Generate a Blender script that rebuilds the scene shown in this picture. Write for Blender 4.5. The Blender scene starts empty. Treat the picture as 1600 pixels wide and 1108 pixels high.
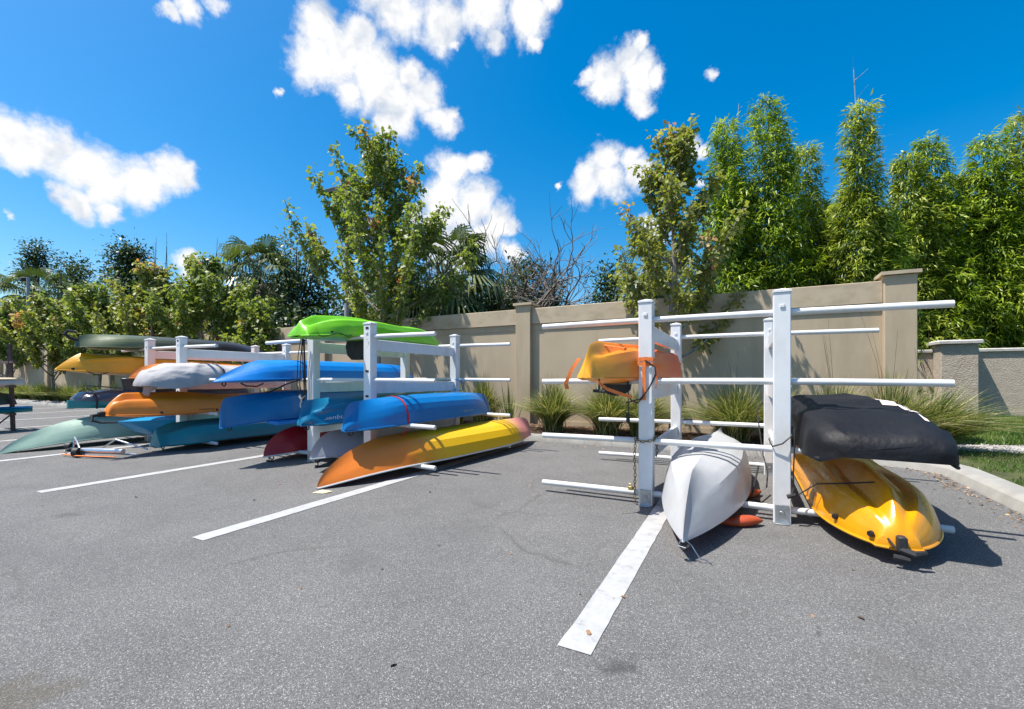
import bpy, math, random
import numpy as np
from mathutils import Vector, Matrix, noise
R = math.radians
SC = bpy.context.scene
COL = SC.collection
rng = np.random.default_rng(7)
random.seed(7)

# ------------------------------------------------------------------ camera
YAW = 27.5
cam = bpy.data.cameras.new('camera'); co = bpy.data.objects.new('camera', cam); COL.objects.link(co)
co.location = (0, 0, 1.2); co.rotation_euler = (R(90), 0, R(YAW))
cam.sensor_width = 36; cam.lens = 36 * 700 / 1600; cam.shift_y = 36 / 1600
cam.clip_start = 0.05; cam.clip_end = 3000
SC.camera = co
SC.view_settings.view_transform = 'Standard'; SC.view_settings.look = 'None'
SC.view_settings.exposure = 0.76; SC.view_settings.gamma = 1
SC.render.engine = 'CYCLES'
SC.cycles.max_bounces = 8; SC.cycles.transparent_max_bounces = 4

# ------------------------------------------------------------------ sun and sky
SUN = Vector((-0.37, -0.26, 1.0)).normalized()
sl = bpy.data.lights.new('sun', 'SUN'); sl.energy = 5.0; sl.angle = R(0.5); sl.color = (1.0, 0.955, 0.88)
so = bpy.data.objects.new('sun', sl); COL.objects.link(so); so.location = (-20, -15, 50)
so.rotation_euler = SUN.to_track_quat('Z', 'Y').to_euler()

W = bpy.data.worlds.new('World'); SC.world = W; W.use_nodes = True
nt = W.node_tree; nt.nodes.clear()
def N(t, tree=None, **kw):
    n = (tree or nt).nodes.new(t)
    for k, v in kw.items(): setattr(n, k, v)
    return n
def Lk(a, b, tree=None): (tree or nt).links.new(a, b)
sky = N('ShaderNodeTexSky', sky_type='NISHITA', sun_disc=False)
sky.sun_elevation = math.asin(SUN.z)
sky.sun_rotation = math.atan2(SUN.x, SUN.y)
sky.air_density = 1.0; sky.dust_density = 1.3; sky.ozone_density = 2.2; sky.altitude = 0
hsv = N('ShaderNodeHueSaturation'); hsv.inputs['Saturation'].default_value = 1.57; hsv.inputs['Value'].default_value = 1.08; hsv.inputs['Hue'].default_value = 0.494
Lk(sky.outputs[0], hsv.inputs['Color'])
bg = N('ShaderNodeBackground'); bg.inputs['Strength'].default_value = 0.106
Lk(hsv.outputs[0], bg.inputs['Color'])
tc = N('ShaderNodeTexCoord')
# clouds: cumulus heaps at fixed directions of the sky
CL = [(20,225,62),(75,235,60),(125,262,62),(170,290,56),(225,292,52),(265,275,45),(298,284,26),(130,318,36),(100,312,24),(180,325,28),(40,250,45),
      (500,45,45),(490,95,50),(530,90,62),(560,60,40),(585,130,68),(620,170,58),(665,150,45),(690,185,38),(640,115,35),(600,200,26),(708,170,18),(545,150,30),
      (620,10,60),(690,30,55),(760,15,62),(820,15,50),(770,62,22),(835,55,20),(860,10,20),(710,65,14),(580,-5,45),
      (300,5,34),(345,8,26),(265,5,22),
      (705,270,36),(695,310,46),(740,265,24),(735,330,50),(690,350,46),(785,345,34),(805,350,20),(760,370,44),(720,390,50),(680,385,40),(800,390,22),(650,330,16),
      (980,95,32),(955,125,38),(1005,120,40),(1035,120,22),(940,140,24),(1000,155,26),(1000,72,18),(925,125,18),
      (945,250,34),(920,285,36),(960,290,38),(1000,275,30),(985,250,22),(905,270,18),(1075,235,24),(1095,285,10),(1100,240,14),
      (436,140,12),(865,300,7),(1115,118,12),(-5,330,12),(1020,370,26),(1015,350,18),
      (290,408,24),(300,420,26),(1075,270,14)]
fdir = Vector((-math.sin(R(YAW)), math.cos(R(YAW)), 0)); rdir = Vector((math.cos(R(YAW)), math.sin(R(YAW)), 0)); udir = Vector((0, 0, 1))
circ = []
for (x, y, r) in CL:
    u = (x - 800) / 700; v = (590 - y) / 700
    d = (fdir + rdir * u + udir * v); l = d.length; circ.append((d.normalized(), r / 700 / l ** 1.5))
rs = random.Random(5)
for k in range(8):     # the same kind of clouds over the rest of the sky
    az = rs.uniform(60, 300) + YAW * -1; el = rs.uniform(14, 60)
    c0 = Vector((math.sin(R(az)) * math.cos(R(el)), math.cos(R(az)) * math.cos(R(el)), math.sin(R(el))))
    for j in range(3):
        circ.append(((c0 + Vector([rs.uniform(-.06, .06) for _ in range(3)])).normalized(), rs.uniform(.035, .07)))
nz = N('ShaderNodeTexNoise'); nz.inputs['Scale'].default_value = 8; nz.inputs['Detail'].default_value = 7; nz.inputs['Roughness'].default_value = 0.62
Lk(tc.outputs['Generated'], nz.inputs['Vector'])
sub = N('ShaderNodeVectorMath', operation='SUBTRACT'); Lk(nz.outputs['Color'], sub.inputs[0]); sub.inputs[1].default_value = (.5, .5, .5)
scl = N('ShaderNodeVectorMath', operation='SCALE'); Lk(sub.outputs[0], scl.inputs[0]); scl.inputs['Scale'].default_value = 0.085
wv = N('ShaderNodeVectorMath', operation='ADD'); Lk(tc.outputs['Generated'], wv.inputs[0]); Lk(scl.outputs[0], wv.inputs[1])
prev = None
for c, r in circ:
    dn = N('ShaderNodeVectorMath', operation='DISTANCE'); Lk(wv.outputs[0], dn.inputs[0]); dn.inputs[1].default_value = c
    m = N('ShaderNodeMath', operation='MULTIPLY_ADD'); Lk(dn.outputs['Value'], m.inputs[0]); m.inputs[1].default_value = -1 / (r * 1.12); m.inputs[2].default_value = 1.0
    if prev is None: prev = m
    else:
        s_ = N('ShaderNodeMath', operation='SMOOTH_MAX'); Lk(prev.outputs[0], s_.inputs[0]); Lk(m.outputs[0], s_.inputs[1]); s_.inputs[2].default_value = 0.05; prev = s_
nz2 = N('ShaderNodeTexNoise'); nz2.inputs['Scale'].default_value = 20; nz2.inputs['Detail'].default_value = 9; nz2.inputs['Roughness'].default_value = 0.66
Lk(tc.outputs['Generated'], nz2.inputs['Vector'])
na = N('ShaderNodeMath', operation='MULTIPLY_ADD'); Lk(nz2.outputs['Fac'], na.inputs[0]); na.inputs[1].default_value = 1.15; na.inputs[2].default_value = -0.60
fa = N('ShaderNodeMath', operation='ADD'); Lk(prev.outputs[0], fa.inputs[0]); Lk(na.outputs[0], fa.inputs[1])
mr = N('ShaderNodeMapRange', interpolation_type='SMOOTHSTEP'); Lk(fa.outputs[0], mr.inputs['Value']); mr.inputs['From Min'].default_value = 0.0; mr.inputs['From Max'].default_value = 0.62
cr = N('ShaderNodeValToRGB'); cr.color_ramp.elements[0].color = (.50, .60, .76, 1); cr.color_ramp.elements[1].color = (1.0, 1.0, 1.0, 1)
cr.color_ramp.elements[0].position = 0.0; cr.color_ramp.elements[1].position = 0.62
# billows: brighter where the heap rises toward the light, greyer on the far side of each billow
up_ = N('ShaderNodeVectorMath', operation='ADD'); Lk(wv.outputs[0], up_.inputs[0]); up_.inputs[1].default_value = (SUN.x * .03, SUN.y * .03, SUN.z * .03)
q1 = N('ShaderNodeTexNoise'); q1.inputs['Scale'].default_value = 13; q1.inputs['Detail'].default_value = 4; Lk(wv.outputs[0], q1.inputs['Vector'])
q2 = N('ShaderNodeTexNoise'); q2.inputs['Scale'].default_value = 13; q2.inputs['Detail'].default_value = 4; Lk(up_.outputs[0], q2.inputs['Vector'])
df_ = N('ShaderNodeMath', operation='SUBTRACT'); Lk(q1.outputs['Fac'], df_.inputs[0]); Lk(q2.outputs['Fac'], df_.inputs[1])
sh = N('ShaderNodeMath', operation='MULTIPLY_ADD'); Lk(df_.outputs[0], sh.inputs[0]); sh.inputs[1].default_value = 2.3; sh.inputs[2].default_value = .66
Lk(sh.outputs[0], cr.inputs[0])
bg2 = N('ShaderNodeBackground'); bg2.inputs['Strength'].default_value = 0.60; Lk(cr.outputs[0], bg2.inputs['Color'])
mx = N('ShaderNodeMixShader'); Lk(mr.outputs[0], mx.inputs[0]); Lk(bg.outputs[0], mx.inputs[1]); Lk(bg2.outputs[0], mx.inputs[2])
out = N('ShaderNodeOutputWorld'); Lk(mx.outputs[0], out.inputs['Surface'])
W.cycles.sampling_method = 'MANUAL'; W.cycles.sample_map_resolution = 512

# ------------------------------------------------------------------ materials
def newmat(name):
    m = bpy.data.materials.new(name); m.use_nodes = True
    t = m.node_tree; b = t.nodes['Principled BSDF']
    return m, t, b
def ramp(t, pts):
    r = t.nodes.new('ShaderNodeValToRGB'); e = r.color_ramp.elements
    while len(e) < len(pts): e.new(0.5)
    for k, (p, c) in enumerate(pts): e[k].position = p; e[k].color = (*c, 1)
    return r
KA = .86
def kk_(c): return tuple(q * KA for q in c[:3])
def noise_mat(name, c1, c2, scale=8, rough=.7, bump=.0, bscale=60, spec=.4, metal=0, detail=4, pos=(.3, .7), bdist=.01, stretch=(1, 1, 1), cs=None, streak=None):
    m, t, b = newmat(name)
    tcn = N('ShaderNodeTexCoord', t); mp = N('ShaderNodeMapping', t); mp.inputs['Scale'].default_value = stretch
    Lk(tcn.outputs['Object'], mp.inputs[0], t)
    n = N('ShaderNodeTexNoise', t); n.inputs['Scale'].default_value = scale; n.inputs['Detail'].default_value = detail; Lk(mp.outputs[0], n.inputs['Vector'], t)
    r = ramp(t, [(pos[0], kk_(c1)), (pos[1], kk_(c2))]); Lk(n.outputs['Fac'], r.inputs[0], t)
    colo = r.outputs[0]
    if streak:
        m3 = N('ShaderNodeMapping', t); m3.inputs['Scale'].default_value = streak[0]; Lk(tcn.outputs['Object'], m3.inputs[0], t)
        n4 = N('ShaderNodeTexNoise', t); n4.inputs['Scale'].default_value = 1; n4.inputs['Detail'].default_value = 8; n4.inputs['Roughness'].default_value = .65; Lk(m3.outputs[0], n4.inputs['Vector'], t)
        r4 = ramp(t, [(.34, streak[1]), (.52, (1, 1, 1)), (.75, (1.04, 1.04, 1.04))]); Lk(n4.outputs['Fac'], r4.inputs[0], t)
        m4 = N('ShaderNodeMix', t, data_type='RGBA', blend_type='MULTIPLY'); m4.inputs['Factor'].default_value = 1; Lk(colo, m4.inputs[6], t); Lk(r4.outputs[0], m4.inputs[7], t); colo = m4.outputs[2]
    Lk(colo, b.inputs['Base Color'], t)
    b.inputs['Roughness'].default_value = rough; b.inputs['Specular IOR Level'].default_value = spec; b.inputs['Metallic'].default_value = metal
    if bump:
        n2 = N('ShaderNodeTexNoise', t); n2.inputs['Scale'].default_value = bscale; n2.inputs['Detail'].default_value = 5; Lk(mp.outputs[0], n2.inputs['Vector'], t)
        bp = N('ShaderNodeBump', t); bp.inputs['Strength'].default_value = bump; bp.inputs['Distance'].default_value = bdist
        Lk(n2.outputs['Fac'], bp.inputs['Height'], t); Lk(bp.outputs[0], b.inputs['Normal'], t)
    if cs is not None: b.inputs['Coat Weight'].default_value = cs
    return m
def plastic(name, stops, rough=.34, wob=.03):
    """rotomoulded plastic, pigment blending along the hull (local y in metres), scuffs"""
    m, t, b = newmat(name); stops = [(p_, kk_(c_)) for p_, c_ in stops]
    tcn = N('ShaderNodeTexCoord', t)
    n = N('ShaderNodeTexNoise', t); n.inputs['Scale'].default_value = 5; n.inputs['Detail'].default_value = 6; Lk(tcn.outputs['Object'], n.inputs['Vector'], t)
    if len(stops) > 1:
        sp = N('ShaderNodeSeparateXYZ', t); Lk(tcn.outputs['Object'], sp.inputs[0], t)
        a = N('ShaderNodeMath', t, operation='MULTIPLY_ADD'); Lk(n.outputs['Fac'], a.inputs[0], t); a.inputs[1].default_value = .5; Lk(sp.outputs[1], a.inputs[2], t)
        mr_ = N('ShaderNodeMapRange', t); Lk(a.outputs[0], mr_.inputs['Value'], t)
        mr_.inputs['From Min'].default_value = -2.2 + .25; mr_.inputs['From Max'].default_value = 2.2 + .25
        r = ramp(t, stops); Lk(mr_.outputs[0], r.inputs[0], t); colr = r.outputs[0]
    else:
        c = stops[0][1]; r = ramp(t, [(.3, tuple(v * .9 for v in c)), (.7, c)]); Lk(n.outputs['Fac'], r.inputs[0], t); colr = r.outputs[0]
    # scratches
    mp = N('ShaderNodeMapping', t); mp.inputs['Scale'].default_value = (30, 2.2, 30); Lk(tcn.outputs['Object'], mp.inputs[0], t)
    n3 = N('ShaderNodeTexNoise', t); n3.inputs['Scale'].default_value = 4; n3.inputs['Detail'].default_value = 8; n3.inputs['Roughness'].default_value = .7; Lk(mp.outputs[0], n3.inputs['Vector'], t)
    sr = ramp(t, [(.62, (0, 0, 0)), (.80, (1, 1, 1))]); Lk(n3.outputs['Fac'], sr.inputs[0], t)
    mm = N('ShaderNodeMix', t, data_type='RGBA'); sm = N('ShaderNodeMath', t, operation='MULTIPLY'); Lk(sr.outputs[0], sm.inputs[0], t); sm.inputs[1].default_value = .34
    Lk(sm.outputs[0], mm.inputs['Factor'], t); Lk(colr, mm.inputs[6], t); mm.inputs[7].default_value = (.55, .55, .52, 1)
    Lk(mm.outputs[2], b.inputs['Base Color'], t)
    rr = N('ShaderNodeMath', t, operation='MULTIPLY_ADD'); Lk(n3.outputs['Fac'], rr.inputs[0], t); rr.inputs[1].default_value = .35; rr.inputs[2].default_value = rough - .15
    Lk(rr.outputs[0], b.inputs['Roughness'], t)
    n2 = N('ShaderNodeTexNoise', t); n2.inputs['Scale'].default_value = 7; n2.inputs['Detail'].default_value = 3; Lk(tcn.outputs['Object'], n2.inputs['Vector'], t)
    bp = N('ShaderNodeBump', t); bp.inputs['Strength'].default_value = .22; bp.inputs['Distance'].default_value = wob*.5; Lk(n2.outputs['Fac'], bp.inputs['Height'], t)
    Lk(bp.outputs[0], b.inputs['Normal'], t)
    return m
def leafmat(name, stops, trans=.35, rough=.45):
    m, t, b = newmat(name)
    at = N('ShaderNodeAttribute', t, attribute_name='tint'); r = ramp(t, [(p_, tuple(q * .95 for q in c_)) for p_, c_ in stops]); Lk(at.outputs['Fac'], r.inputs[0], t)
    Lk(r.outputs[0], b.inputs['Base Color'], t); b.inputs['Roughness'].default_value = rough; b.inputs['Specular IOR Level'].default_value = .35
    tr = N('ShaderNodeBsdfTranslucent', t)
    mu = N('ShaderNodeMix', t, data_type='RGBA', blend_type='MULTIPLY'); mu.inputs['Factor'].default_value = 1
    Lk(r.outputs[0], mu.inputs[6], t); mu.inputs[7].default_value = (1.5, 1.6, .55, 1); Lk(mu.outputs[2], tr.inputs['Color'], t)
    ms = N('ShaderNodeMixShader', t); ms.inputs[0].default_value = trans
    Lk(b.outputs[0], ms.inputs[1], t); Lk(tr.outputs[0], ms.inputs[2], t); Lk(ms.outputs[0], t.nodes['Material Output'].inputs['Surface'], t)
    return m
M = {}
M['white'] = noise_mat('white_vinyl', (.76, .76, .765), (.84, .84, .835), 3, .38, .05, 20, streak=((5, 5, 2), (.90, .885, .85)))
M['pvc'] = noise_mat('white_pipe', (.70, .70, .70), (.78, .775, .76), 6, .32, streak=((2.5, 12, 12), (.88, .865, .83)))
M['black'] = noise_mat('black_rubber', (.012, .012, .013), (.03, .03, .032), 12, .55)
M['dark'] = noise_mat('dark_slot', (.01, .01, .01), (.015, .015, .015), 5, .8)
M['galv'] = noise_mat('galvanised_metal', (.42, .44, .46), (.6, .62, .64), 30, .38, metal=.9)
M['alu'] = noise_mat('aluminium', (.6, .6, .62), (.72, .72, .74), 20, .3, metal=.9)
M['rust'] = noise_mat('rusty_brass_chain', (.12, .08, .04), (.32, .23, .10), 60, .5, metal=.6)
M['brass'] = noise_mat('brass', (.5, .36, .10), (.62, .46, .16), 20, .35, metal=.9)
M['orange_web'] = noise_mat('orange_webbing', (.75, .16, .03), (.9, .26, .06), 60, .8)
M['red_web'] = noise_mat('red_webbing', (.5, .01, .02), (.6, .02, .03), 60, .8)
M['orange_pad'] = noise_mat('orange_foam', (.38, .06, .02), (.52, .09, .03), 10, .5)
M['brown_post'] = noise_mat('brown_post_paint', (.08, .045, .04), (.14, .08, .07), 12, .6)
M['stucco'] = noise_mat('tan_stucco', (.49, .385, .262), (.535, .43, .30), 1.3, .85, .35, 140, bdist=.004, streak=((1.6, 1.6, .35), (.84, .83, .80)))
M['stucco_cap'] = noise_mat('tan_stucco_cap', (.52, .415, .29), (.57, .465, .33), 2, .85, .25, 120, bdist=.004, streak=((2.5, 2.5, 5), (.80, .79, .76)))
M['stucco_old'] = noise_mat('rough_stucco', (.45, .375, .295), (.55, .47, .38), 5, .9, .9, 26, bdist=.03, stretch=(1, 1, 2.2))
M['cap_old'] = noise_mat('weathered_cap', (.42, .40, .36), (.62, .60, .55), 8, .8, .3, 50)
M['kerb'] = noise_mat('kerb_concrete', (.27, .26, .238), (.35, .34, .312), 5, .85, .4, 90, bdist=.004, detail=8)
M['mulch'] = noise_mat('mulch', (.035, .02, .012), (.14, .085, .055), 26, .95, 1, 40, bdist=.05, detail=8)
M['chip'] = noise_mat('bark_chip', (.06, .03, .018), (.26, .16, .10), 9, .9)
M['gravelm'] = noise_mat('gravel_ground', (.22, .19, .17), (.5, .46, .42), 40, .9, .8, 70, bdist=.03, detail=6)
M['stone'] = noise_mat('pale_stone', (.28, .26, .24), (.55, .52, .49), 4, .85, .3, 50)
M['earth'] = noise_mat('earth', (.05, .045, .025), (.09, .10, .035), 1.5, .95, .5, 10, bdist=.1)
M['lawnbase'] = noise_mat('lawn_ground', (.045, .05, .018), (.10, .115, .035), 4, .95, .8, 30, bdist=.05, detail=8)
M['bark'] = noise_mat('pale_bark', (.20, .18, .15), (.38, .35, .31), 10, .85, .5, 40, bdist=.01, stretch=(1, 1, .3))
M['barkd'] = noise_mat('dark_bark', (.05, .04, .035), (.13, .11, .09), 10, .9, .6, 30, bdist=.02, stretch=(1, 1, .3))
M['deadwood'] = noise_mat('dead_wood', (.12, .095, .08), (.30, .26, .22), 6, .85)
M['culm'] = noise_mat('bamboo_culm', (.16, .18, .07), (.36, .34, .18), 5, .5, stretch=(1, 1, .4))
M['culm_bare'] = noise_mat('bare_culm', (.30, .27, .24), (.46, .42, .38), 6, .6)
M['pole'] = noise_mat('grey_pole', (.26, .28, .30), (.34, .36, .38), 3, .5)
M['lamp'] = noise_mat('bronze_lamp', (.02, .018, .016), (.04, .036, .032), 5, .5)
M['house'] = noise_mat('beige_render', (.42, .34, .28), (.5, .42, .35), 2, .85)
M['paper'] = noise_mat('yellow_paper', (.72, .62, .32), (.78, .68, .38), 6, .8)
M['cream'] = noise_mat('cream_board', (.62, .52, .36), (.70, .60, .44), 3, .45)
M['whiteplastic'] = plastic('white_plastic', [(0, (.74, .74, .74))], .4)
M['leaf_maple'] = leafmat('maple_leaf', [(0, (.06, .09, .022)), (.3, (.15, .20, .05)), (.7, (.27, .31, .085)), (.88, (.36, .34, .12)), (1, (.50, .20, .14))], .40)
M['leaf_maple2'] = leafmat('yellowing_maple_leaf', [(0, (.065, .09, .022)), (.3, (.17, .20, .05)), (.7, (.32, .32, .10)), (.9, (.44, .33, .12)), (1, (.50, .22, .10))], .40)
M['leaf_bamboo'] = leafmat('bamboo_leaf', [(0, (.02, .045, .008)), (.25, (.10, .17, .014)), (.6, (.29, .39, .03)), (1, (.50, .55, .10))], .32, .4)
M['leaf_bamboo2'] = leafmat('bamboo_leaf_olive', [(0, (.025, .045, .01)), (.25, (.11, .17, .018)), (.6, (.33, .39, .05)), (1, (.56, .55, .18))], .32, .4)
M['leaf_dark'] = leafmat('evergreen_leaf', [(0, (.018, .038, .016)), (.5, (.045, .08, .03)), (1, (.11, .15, .055))], .2)
M['leaf_grey'] = leafmat('grey_green_leaf', [(0, (.04, .065, .032)), (.5, (.10, .14, .065)), (1, (.20, .23, .12))], .25)
M['palm'] = leafmat('palm_leaflet', [(0, (.045, .07, .024)), (.5, (.11, .15, .05)), (1, (.27, .29, .13))], .2, .4)
M['palm_dead'] = leafmat('dead_palm_leaf', [(0, (.06, .045, .03)), (.5, (.17, .14, .09)), (1, (.36, .32, .24))], .1, .7)
M['blade'] = leafmat('grass_blade', [(0, (.05, .085, .02)), (.4, (.13, .18, .045)), (.7, (.30, .29, .11)), (1, (.62, .52, .32))], .25)
M['lawn'] = leafmat('lawn_blade', [(0, (.05, .10, .02)), (.5, (.12, .20, .035)), (.85, (.22, .25, .07)), (1, (.42, .34, .18))], .3)
M['litter'] = leafmat('fallen_leaf', [(0, (.07, .04, .02)), (.5, (.25, .13, .06)), (1, (.45, .33, .2))], .05, .8)

def asphalt():
    m, t, b = newmat('asphalt'); tcn = N('ShaderNodeTexCoord', t)
    v = N('ShaderNodeTexVoronoi', t); v.inputs['Scale'].default_value = 240; Lk(tcn.outputs['Object'], v.inputs['Vector'], t)
    r = ramp(t, [(.0, (.078, .076, .075)), (.45, (.128, .126, .124)), (.88, (.164, .161, .159)), (1, (.36, .352, .34))])
    sp = N('ShaderNodeSeparateColor', t); Lk(v.outputs['Color'], sp.inputs[0], t); Lk(sp.outputs[0], r.inputs[0], t)
    n = N('ShaderNodeTexNoise', t); n.inputs['Scale'].default_value = 1.1; n.inputs['Detail'].default_value = 9; n.inputs['Roughness'].default_value = .65; Lk(tcn.outputs['Object'], n.inputs['Vector'], t)
    r2 = ramp(t, [(.25, (.80, .80, .80)), (.75, (1.16, 1.16, 1.15))]); Lk(n.outputs['Fac'], r2.inputs[0], t)
    mm = N('ShaderNodeMix', t, data_type='RGBA', blend_type='MULTIPLY'); mm.inputs['Factor'].default_value = 1
    Lk(r.outputs[0], mm.inputs[6], t); Lk(r2.outputs[0], mm.inputs[7], t)
    # fine grit
    n5 = N('ShaderNodeTexNoise', t); n5.inputs['Scale'].default_value = 95; n5.inputs['Detail'].default_value = 4; Lk(tcn.outputs['Object'], n5.inputs['Vector'], t)
    r5 = ramp(t, [(.3, (.80, .80, .80)), (.7, (1.16, 1.16, 1.16))]); Lk(n5.outputs['Fac'], r5.inputs[0], t)
    m5 = N('ShaderNodeMix', t, data_type='RGBA', blend_type='MULTIPLY'); m5.inputs['Factor'].default_value = 1
    Lk(mm.outputs[2], m5.inputs[6], t); Lk(r5.outputs[0], m5.inputs[7], t)
    # hairline cracks and scuffs
    n3 = N('ShaderNodeTexNoise', t); n3.inputs['Scale'].default_value = .8; n3.inputs['Detail'].default_value = 8; Lk(tcn.outputs['Object'], n3.inputs['Vector'], t)
    vm = N('ShaderNodeVectorMath', t, operation='SCALE'); vm.inputs['Scale'].default_value = .6; Lk(n3.outputs['Color'], vm.inputs[0], t)
    va = N('ShaderNodeVectorMath', t, operation='ADD'); Lk(tcn.outputs['Object'], va.inputs[0], t); Lk(vm.outputs[0], va.inputs[1], t)
    v2 = N('ShaderNodeTexVoronoi', t, feature='DISTANCE_TO_EDGE'); v2.inputs['Scale'].default_value = .42; Lk(va.outputs[0], v2.inputs['Vector'], t)
    r3 = ramp(t, [(.0, (1, 1, 1)), (.010, (0, 0, 0))]); Lk(v2.outputs['Distance'], r3.inputs[0], t)
    n6 = N('ShaderNodeTexNoise', t); n6.inputs['Scale'].default_value = .9; n6.inputs['Detail'].default_value = 3; Lk(tcn.outputs['Object'], n6.inputs['Vector'], t)
    r6 = ramp(t, [(.50, (0, 0, 0)), (.64, (.55, .55, .55))]); Lk(n6.outputs['Fac'], r6.inputs[0], t)
    mu = N('ShaderNodeMath', t, operation='MULTIPLY'); Lk(r3.outputs[0], mu.inputs[0], t); Lk(r6.outputs[0], mu.inputs[1], t)
    m2 = N('ShaderNodeMix', t, data_type='RGBA'); Lk(mu.outputs[0], m2.inputs['Factor'], t); Lk(m5.outputs[2], m2.inputs[6], t); m2.inputs[7].default_value = (.07, .066, .055, 1)
    # oil stains
    last = m2.outputs[2]
    for (sx, sy, rad, st, cc) in [(-.46, 1.84, .10, .75, (.045, .045, .045)), (-2.45, .62, .20, .5, (.085, .07, .045)), (-2.25, 2.15, .22, .35, (.08, .08, .08)), (-3.6, 2.0, .25, .35, (.07, .07, .07)), (-1.9, 2.95, .3, .3, (.08, .08, .08)), (.55, 2.35, .2, .3, (.09, .085, .07)), (-4.3, 1.1, .5, .3, (.09, .09, .09)), (.85, 1.4, .3, .2, (.09, .09, .09)), (.30, 2.55, .05, .7, (.05, .05, .05)), (-5.2, 1.7, .12, .5, (.06, .06, .06)), (-2.2, 3.6, .18, .35, (.08, .08, .08)), (1.3, 1.9, .12, .4, (.07, .07, .07))]:
        ds = N('ShaderNodeVectorMath', t, operation='DISTANCE'); wq = N('ShaderNodeVectorMath', t, operation='SCALE'); wq.inputs['Scale'].default_value = .5
        nn = N('ShaderNodeTexNoise', t); nn.inputs['Scale'].default_value = 5; nn.inputs['Detail'].default_value = 7; Lk(tcn.outputs['Object'], nn.inputs['Vector'], t)
        ns = N('ShaderNodeVectorMath', t, operation='SUBTRACT'); Lk(nn.outputs['Color'], ns.inputs[0], t); ns.inputs[1].default_value = (.5, .5, .5)
        Lk(ns.outputs[0], wq.inputs[0], t); wa = N('ShaderNodeVectorMath', t, operation='ADD'); Lk(tcn.outputs['Object'], wa.inputs[0], t); Lk(wq.outputs[0], wa.inputs[1], t)
        Lk(wa.outputs[0], ds.inputs[0], t); ds.inputs[1].default_value = (sx, sy, 0)
        mp = N('ShaderNodeMapRange', t, interpolation_type='SMOOTHSTEP'); Lk(ds.outputs['Value'], mp.inputs['Value'], t)
        mp.inputs['From Min'].default_value = rad * 1.1; mp.inputs['From Max'].default_value = rad * .2; mp.inputs['To Min'].default_value = 0; mp.inputs['To Max'].default_value = st
        mxx = N('ShaderNodeMix', t, data_type='RGBA'); Lk(mp.outputs[0], mxx.inputs['Factor'], t); Lk(last, mxx.inputs[6], t); mxx.inputs[7].default_value = (*cc, 1); last = mxx.outputs[2]
    Lk(last, b.inputs['Base Color'], t); b.inputs['Roughness'].default_value = .85; b.inputs['Specular IOR Level'].default_value = .3
    bp = N('ShaderNodeBump', t); bp.inputs['Strength'].default_value = .8; bp.inputs['Distance'].default_value = .004; Lk(v.outputs['Distance'], bp.inputs['Height'], t); bp.invert = True
    bp2 = N('ShaderNodeBump', t); bp2.inputs['Strength'].default_value = .5; bp2.inputs['Distance'].default_value = .006; Lk(n5.outputs['Fac'], bp2.inputs['Height'], t); Lk(bp.outputs[0], bp2.inputs['Normal'], t)
    Lk(bp2.outputs[0], b.inputs['Normal'], t)
    return m
M['asphalt'] = asphalt()
def linepaint():
    m, t, b = newmat('line_paint'); tcn = N('ShaderNodeTexCoord', t)
    n = N('ShaderNodeTexNoise', t); n.inputs['Scale'].default_value = 9; n.inputs['Detail'].default_value = 10; n.inputs['Roughness'].default_value = .75; Lk(tcn.outputs['Object'], n.inputs['Vector'], t)
    r = ramp(t, [(.33, (.20, .20, .20)), (.41, (.31, .31, .31)), (.64, (.40, .40, .395))]); Lk(n.outputs['Fac'], r.inputs[0], t); Lk(r.outputs[0], b.inputs['Base Color'], t)
    b.inputs['Roughness'].default_value = .7
    v = N('ShaderNodeTexVoronoi', t); v.inputs['Scale'].default_value = 130; Lk(tcn.outputs['Object'], v.inputs['Vector'], t)
    bp = N('ShaderNodeBump', t); bp.inputs['Strength'].default_value = .5; bp.inputs['Distance'].default_value = .003; bp.invert = True; Lk(v.outputs['Distance'], bp.inputs['Height'], t); Lk(bp.outputs[0], b.inputs['Normal'], t)
    return m
M['line'] = linepaint()
def fabric(name, c1, c2, rough=.6, sheen=.2, spec=.25):
    m = noise_mat(name, c1, c2, 2.5, rough, .45, 6.5, spec=spec, bdist=.05, detail=5, stretch=(1, .5, 1)); return m
M['blackcover'] = fabric('black_polyester', (.006, .006, .008), (.013, .0135, .017), .58)
M['greycover'] = fabric('grey_canvas', (.38, .37, .375), (.48, .465, .47), .75)
M['vinyl'] = fabric('dark_vinyl_bag', (.04, .04, .055), (.11, .11, .14), .25, spec=.6)

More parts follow.
